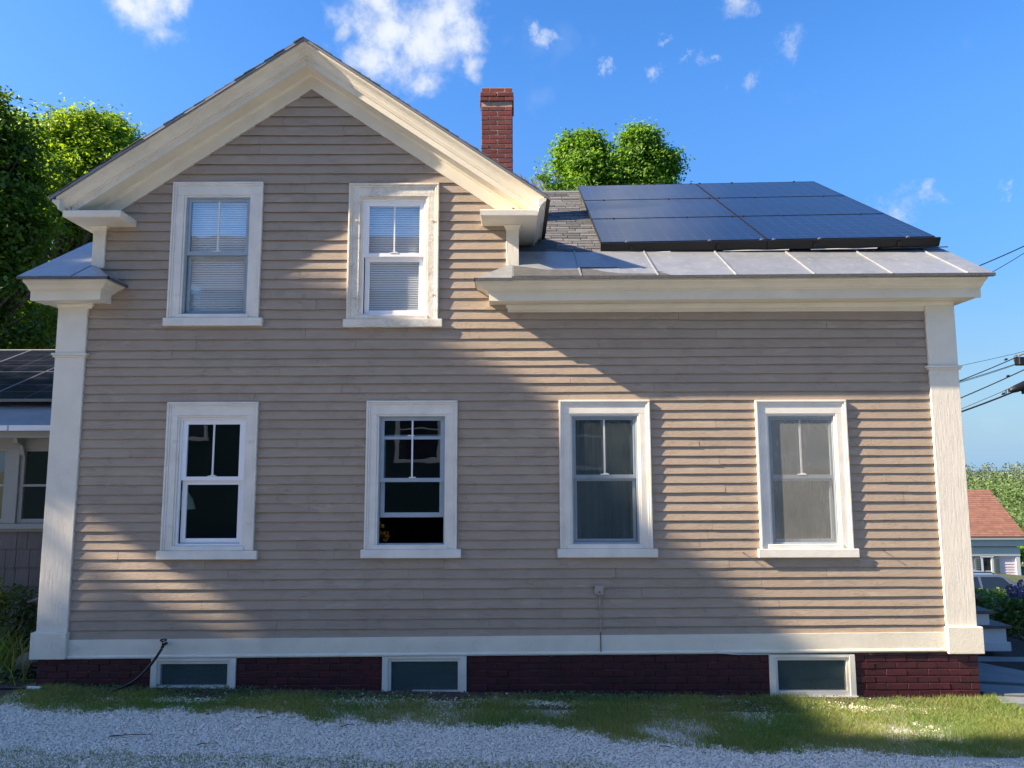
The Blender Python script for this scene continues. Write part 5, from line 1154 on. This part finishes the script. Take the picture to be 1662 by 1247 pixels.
# wooded hillside
def forest(name, n, xr, fn, m, size, label, hsc=1.0):
    P = []
    for _ in range(n):
        X_, Y_, Zt, r = fn(); k = int(330*r*r/9)+90; d = rng.normal(size=(k, 3)); d /= np.linalg.norm(d, axis=1)[:, None]; P.append(np.array([X_, Y_, Zt-r*1.0])+d*np.array([r, r, r*1.1*hsc])*(.75+.3*rng.random((k, 1))))
    P = np.concatenate(P); V, F = leafcloud(P, rng.uniform(.6, 1.3, len(P))*size, np.array([0, 0, .8]), .7, aspect=.8)
    tn = np.clip(.5+.35*noise3(P, .12)+rng.normal(0, .15, len(P)), 0, 1); tag(npmesh(name, V, F, m, tint=np.repeat(tn, 4)), label, 'wood', kind='stuff')
def hill(d, ang):   # height of canopy top vs. distance
    return np.interp(d, [50, 70, 95, 130, 180], [-3.2, -1.9, -1.0, -.1, .7])
def f1():
    d = random.uniform(58, 175); ang = random.uniform(.50, .80); X_ = d*math.sin(ang); Y_ = -7.87+d*math.cos(ang); return X_, Y_, float(hill(d, ang))+random.uniform(-.9, .7), random.uniform(1.6, 3.2)*(.7+d/200)
forest('hillside_wood', 620, None, f1, 'forest', .17, 'soft green deciduous wood covering the hillside beyond the brown roofed house')
def f2():
    d = random.uniform(120, 185); ang = random.uniform(.50, .80); return d*math.sin(ang), -7.87+d*math.cos(ang), float(hill(d, ang))+random.uniform(.3, 2.0), random.uniform(1.0, 1.7)
forest('pine_stand', 120, None, f2, 'pinegreen', .17, 'bluish pines along the skyline of the wooded hill', 1.7)
xs = np.linspace(20, 320, 40); ys = np.linspace(20, 330, 40); X, Y = np.meshgrid(xs, ys); D_ = np.hypot(X, Y+7.87); Z = np.interp(D_, [0, 52, 70, 95, 130, 180, 400], [-9, -9, -7.5, -6.5, -5.5, -4.8, -4])
F = [(j*40+i, j*40+i+1, (j+1)*40+i+1, (j+1)*40+i) for j in range(39) for i in range(39)]
tag(npmesh('hillside', np.stack([X.ravel(), Y.ravel(), Z.ravel()], 1), F, 'terrain', smooth=True), kind='structure')
tree('roadside_tree', (33.0, 40.0, -5.5), (33, 40, -3.5), [(32.6, 38, -1.2, 1.2), (33.9, 38, -1.6, 1.2), (32.2, 38.5, -2.3, 1.2), (33.3, 38, -.2, 1.0), (34.6, 38, -.3, 1.2), (31.4, 38.5, -2.6, .9), (33, 38.5, -3.4, 1.2), (34.5, 38, .7, 1.0)], 420, 40, .15, 'maple', 'bright green tree standing to the right of the brown roof', trunk_r=.2, clus_r=.5)

# ------------------------------------------------------------------ utility lines
YC = 14.0
def cable(p0, p1, r, label, sag=.06):
    a, b = Vector((p0[0], YC, p0[1])), Vector((p1[0], YC, p1[1])); d = (b-a); a = a-d*.9; b = b+d*.9
    pts = [a.lerp(b, i/10)+Vector((0, 0, -sag*4*(i/10)*(1-i/10))) for i in range(11)]
    q = MB().tube(pts, r, 5); o = q.build('utility_cable', 'rubber', origin=tuple(a)); tag(o, label, 'cable', 'overhead cables right of the house')
cable((13.42, 5.41), (15.33, 5.83), .007, 'thinnest overhead cable, highest of the bundle beside the corner board collar')
cable((13.31, 4.94), (14.76, 5.52), .015, 'overhead cable ending in a knot just before the grey bracket')
cable((13.31, 4.92), (14.91, 5.41), .010, 'thin overhead cable running just below the knotted one')
cable((13.32, 4.89), (14.91, 5.385), .008, 'thin overhead cable, lower of the close pair')
cable((13.31, 4.43), (14.95, 5.13), .017, 'overhead cable with a clamp, in the middle of the bundle')
cable((13.32, 4.11), (15.25, 4.91), .008, 'thin overhead cable just above the lowest thick one')
cable((13.32, 4.03), (14.72, 4.54), .026, 'thickest overhead cable, lowest of the bundle, running into the black splice case')
cable((14.18, 8.46), (15.59, 9.07), .017, 'upper thick cable leaving the roof corner')
cable((14.57, 8.27), (15.57, 8.85), .011, 'thin cable just under the one at the roof corner')
for (x, z, lb) in ((14.76, 5.53, 'small clamp on the knotted cable'), (14.78, 5.03, 'small clamp on the middle cable'), (14.60, 4.50, 'small clamp on the thickest cable')):
    tag(MB().tube([(x-.04, YC, z-.012), (x, YC, z+.012), (x+.05, YC, z+.02)], [.02, .038, .02], 8).build('cable_clamp', 'rubber', origin=(x, YC, z)), lb, 'clamp')
scs = empty('splice_case', (15.3, YC, 4.75), 'black cylindrical splice case hanging on the lowest cable at the right edge', 'splice case')
MB().tube([(14.80, YC, 4.57), (14.84, YC, 4.60), (15.0, YC, 4.66), (15.45, YC, 4.85), (16.2, YC, 5.14), (16.3, YC, 5.17)], [.03, .085, .115, .125, .12, .04], 14).build('case_body', 'black', scs, smooth=True)
MB().tube([(15.2, YC, 4.62), (15.22, YC, 4.50)], .06, 10).build('end_plug', 'black', scs)
for x in (14.66, 14.70, 14.76): MB().tube([(x, YC, 4.47+(x-14.6)*.4), (x, YC, 4.60+(x-14.6)*.4)], .012, 6).build('strap', 'rubber', scs)
bx = empty('cable_bracket', (15.4, YC, 5.55), 'black junction block with grey bracket and looping wires at the right edge', 'bracket')
MB().box(15.08, 15.6, YC-.12, YC+.12, 5.36, 5.60).build('block', 'black', bx, bev=.02)
q = MB(); q.loft([[(15.10, YC-.10, 5.62), (15.10, YC+.10, 5.62), (15.10, YC+.10, 5.66), (15.10, YC-.10, 5.66)], [(15.9, YC-.1, 5.86), (15.9, YC+.1, 5.86), (15.9, YC+.1, 5.92), (15.9, YC-.1, 5.92)]]).build('bracket_arm', 'stone', bx)
for r_, dx in ((.11, 0), (.08, .03)):
    MB().tube([(15.05+dx+r_*math.cos(a)*.8, YC-.05, 5.53+dx+r_*math.sin(a)*1.2) for a in [R(v) for v in range(60, 310, 25)]], .008, 5).build('wire_loop', 'rubber', bx)
po = empty('utility_pole', (17.4, YC, float(gz(17.4, YC))), 'wooden utility pole just beyond the right edge of the photo', 'utility pole')
MB().tube([(17.4, YC, -3.5), (17.4, YC, 4), (17.4, YC, 10.5)], [.17, .15, .12], 12).build('pole', 'bark', po, smooth=True)
MB().box(16.5, 18.3, YC-.06, YC+.06, 9.6, 9.72).build('crossarm', 'bark', po)

for o in list(bpy.data.objects):
    if '_o' in o.keys(): del o['_o']
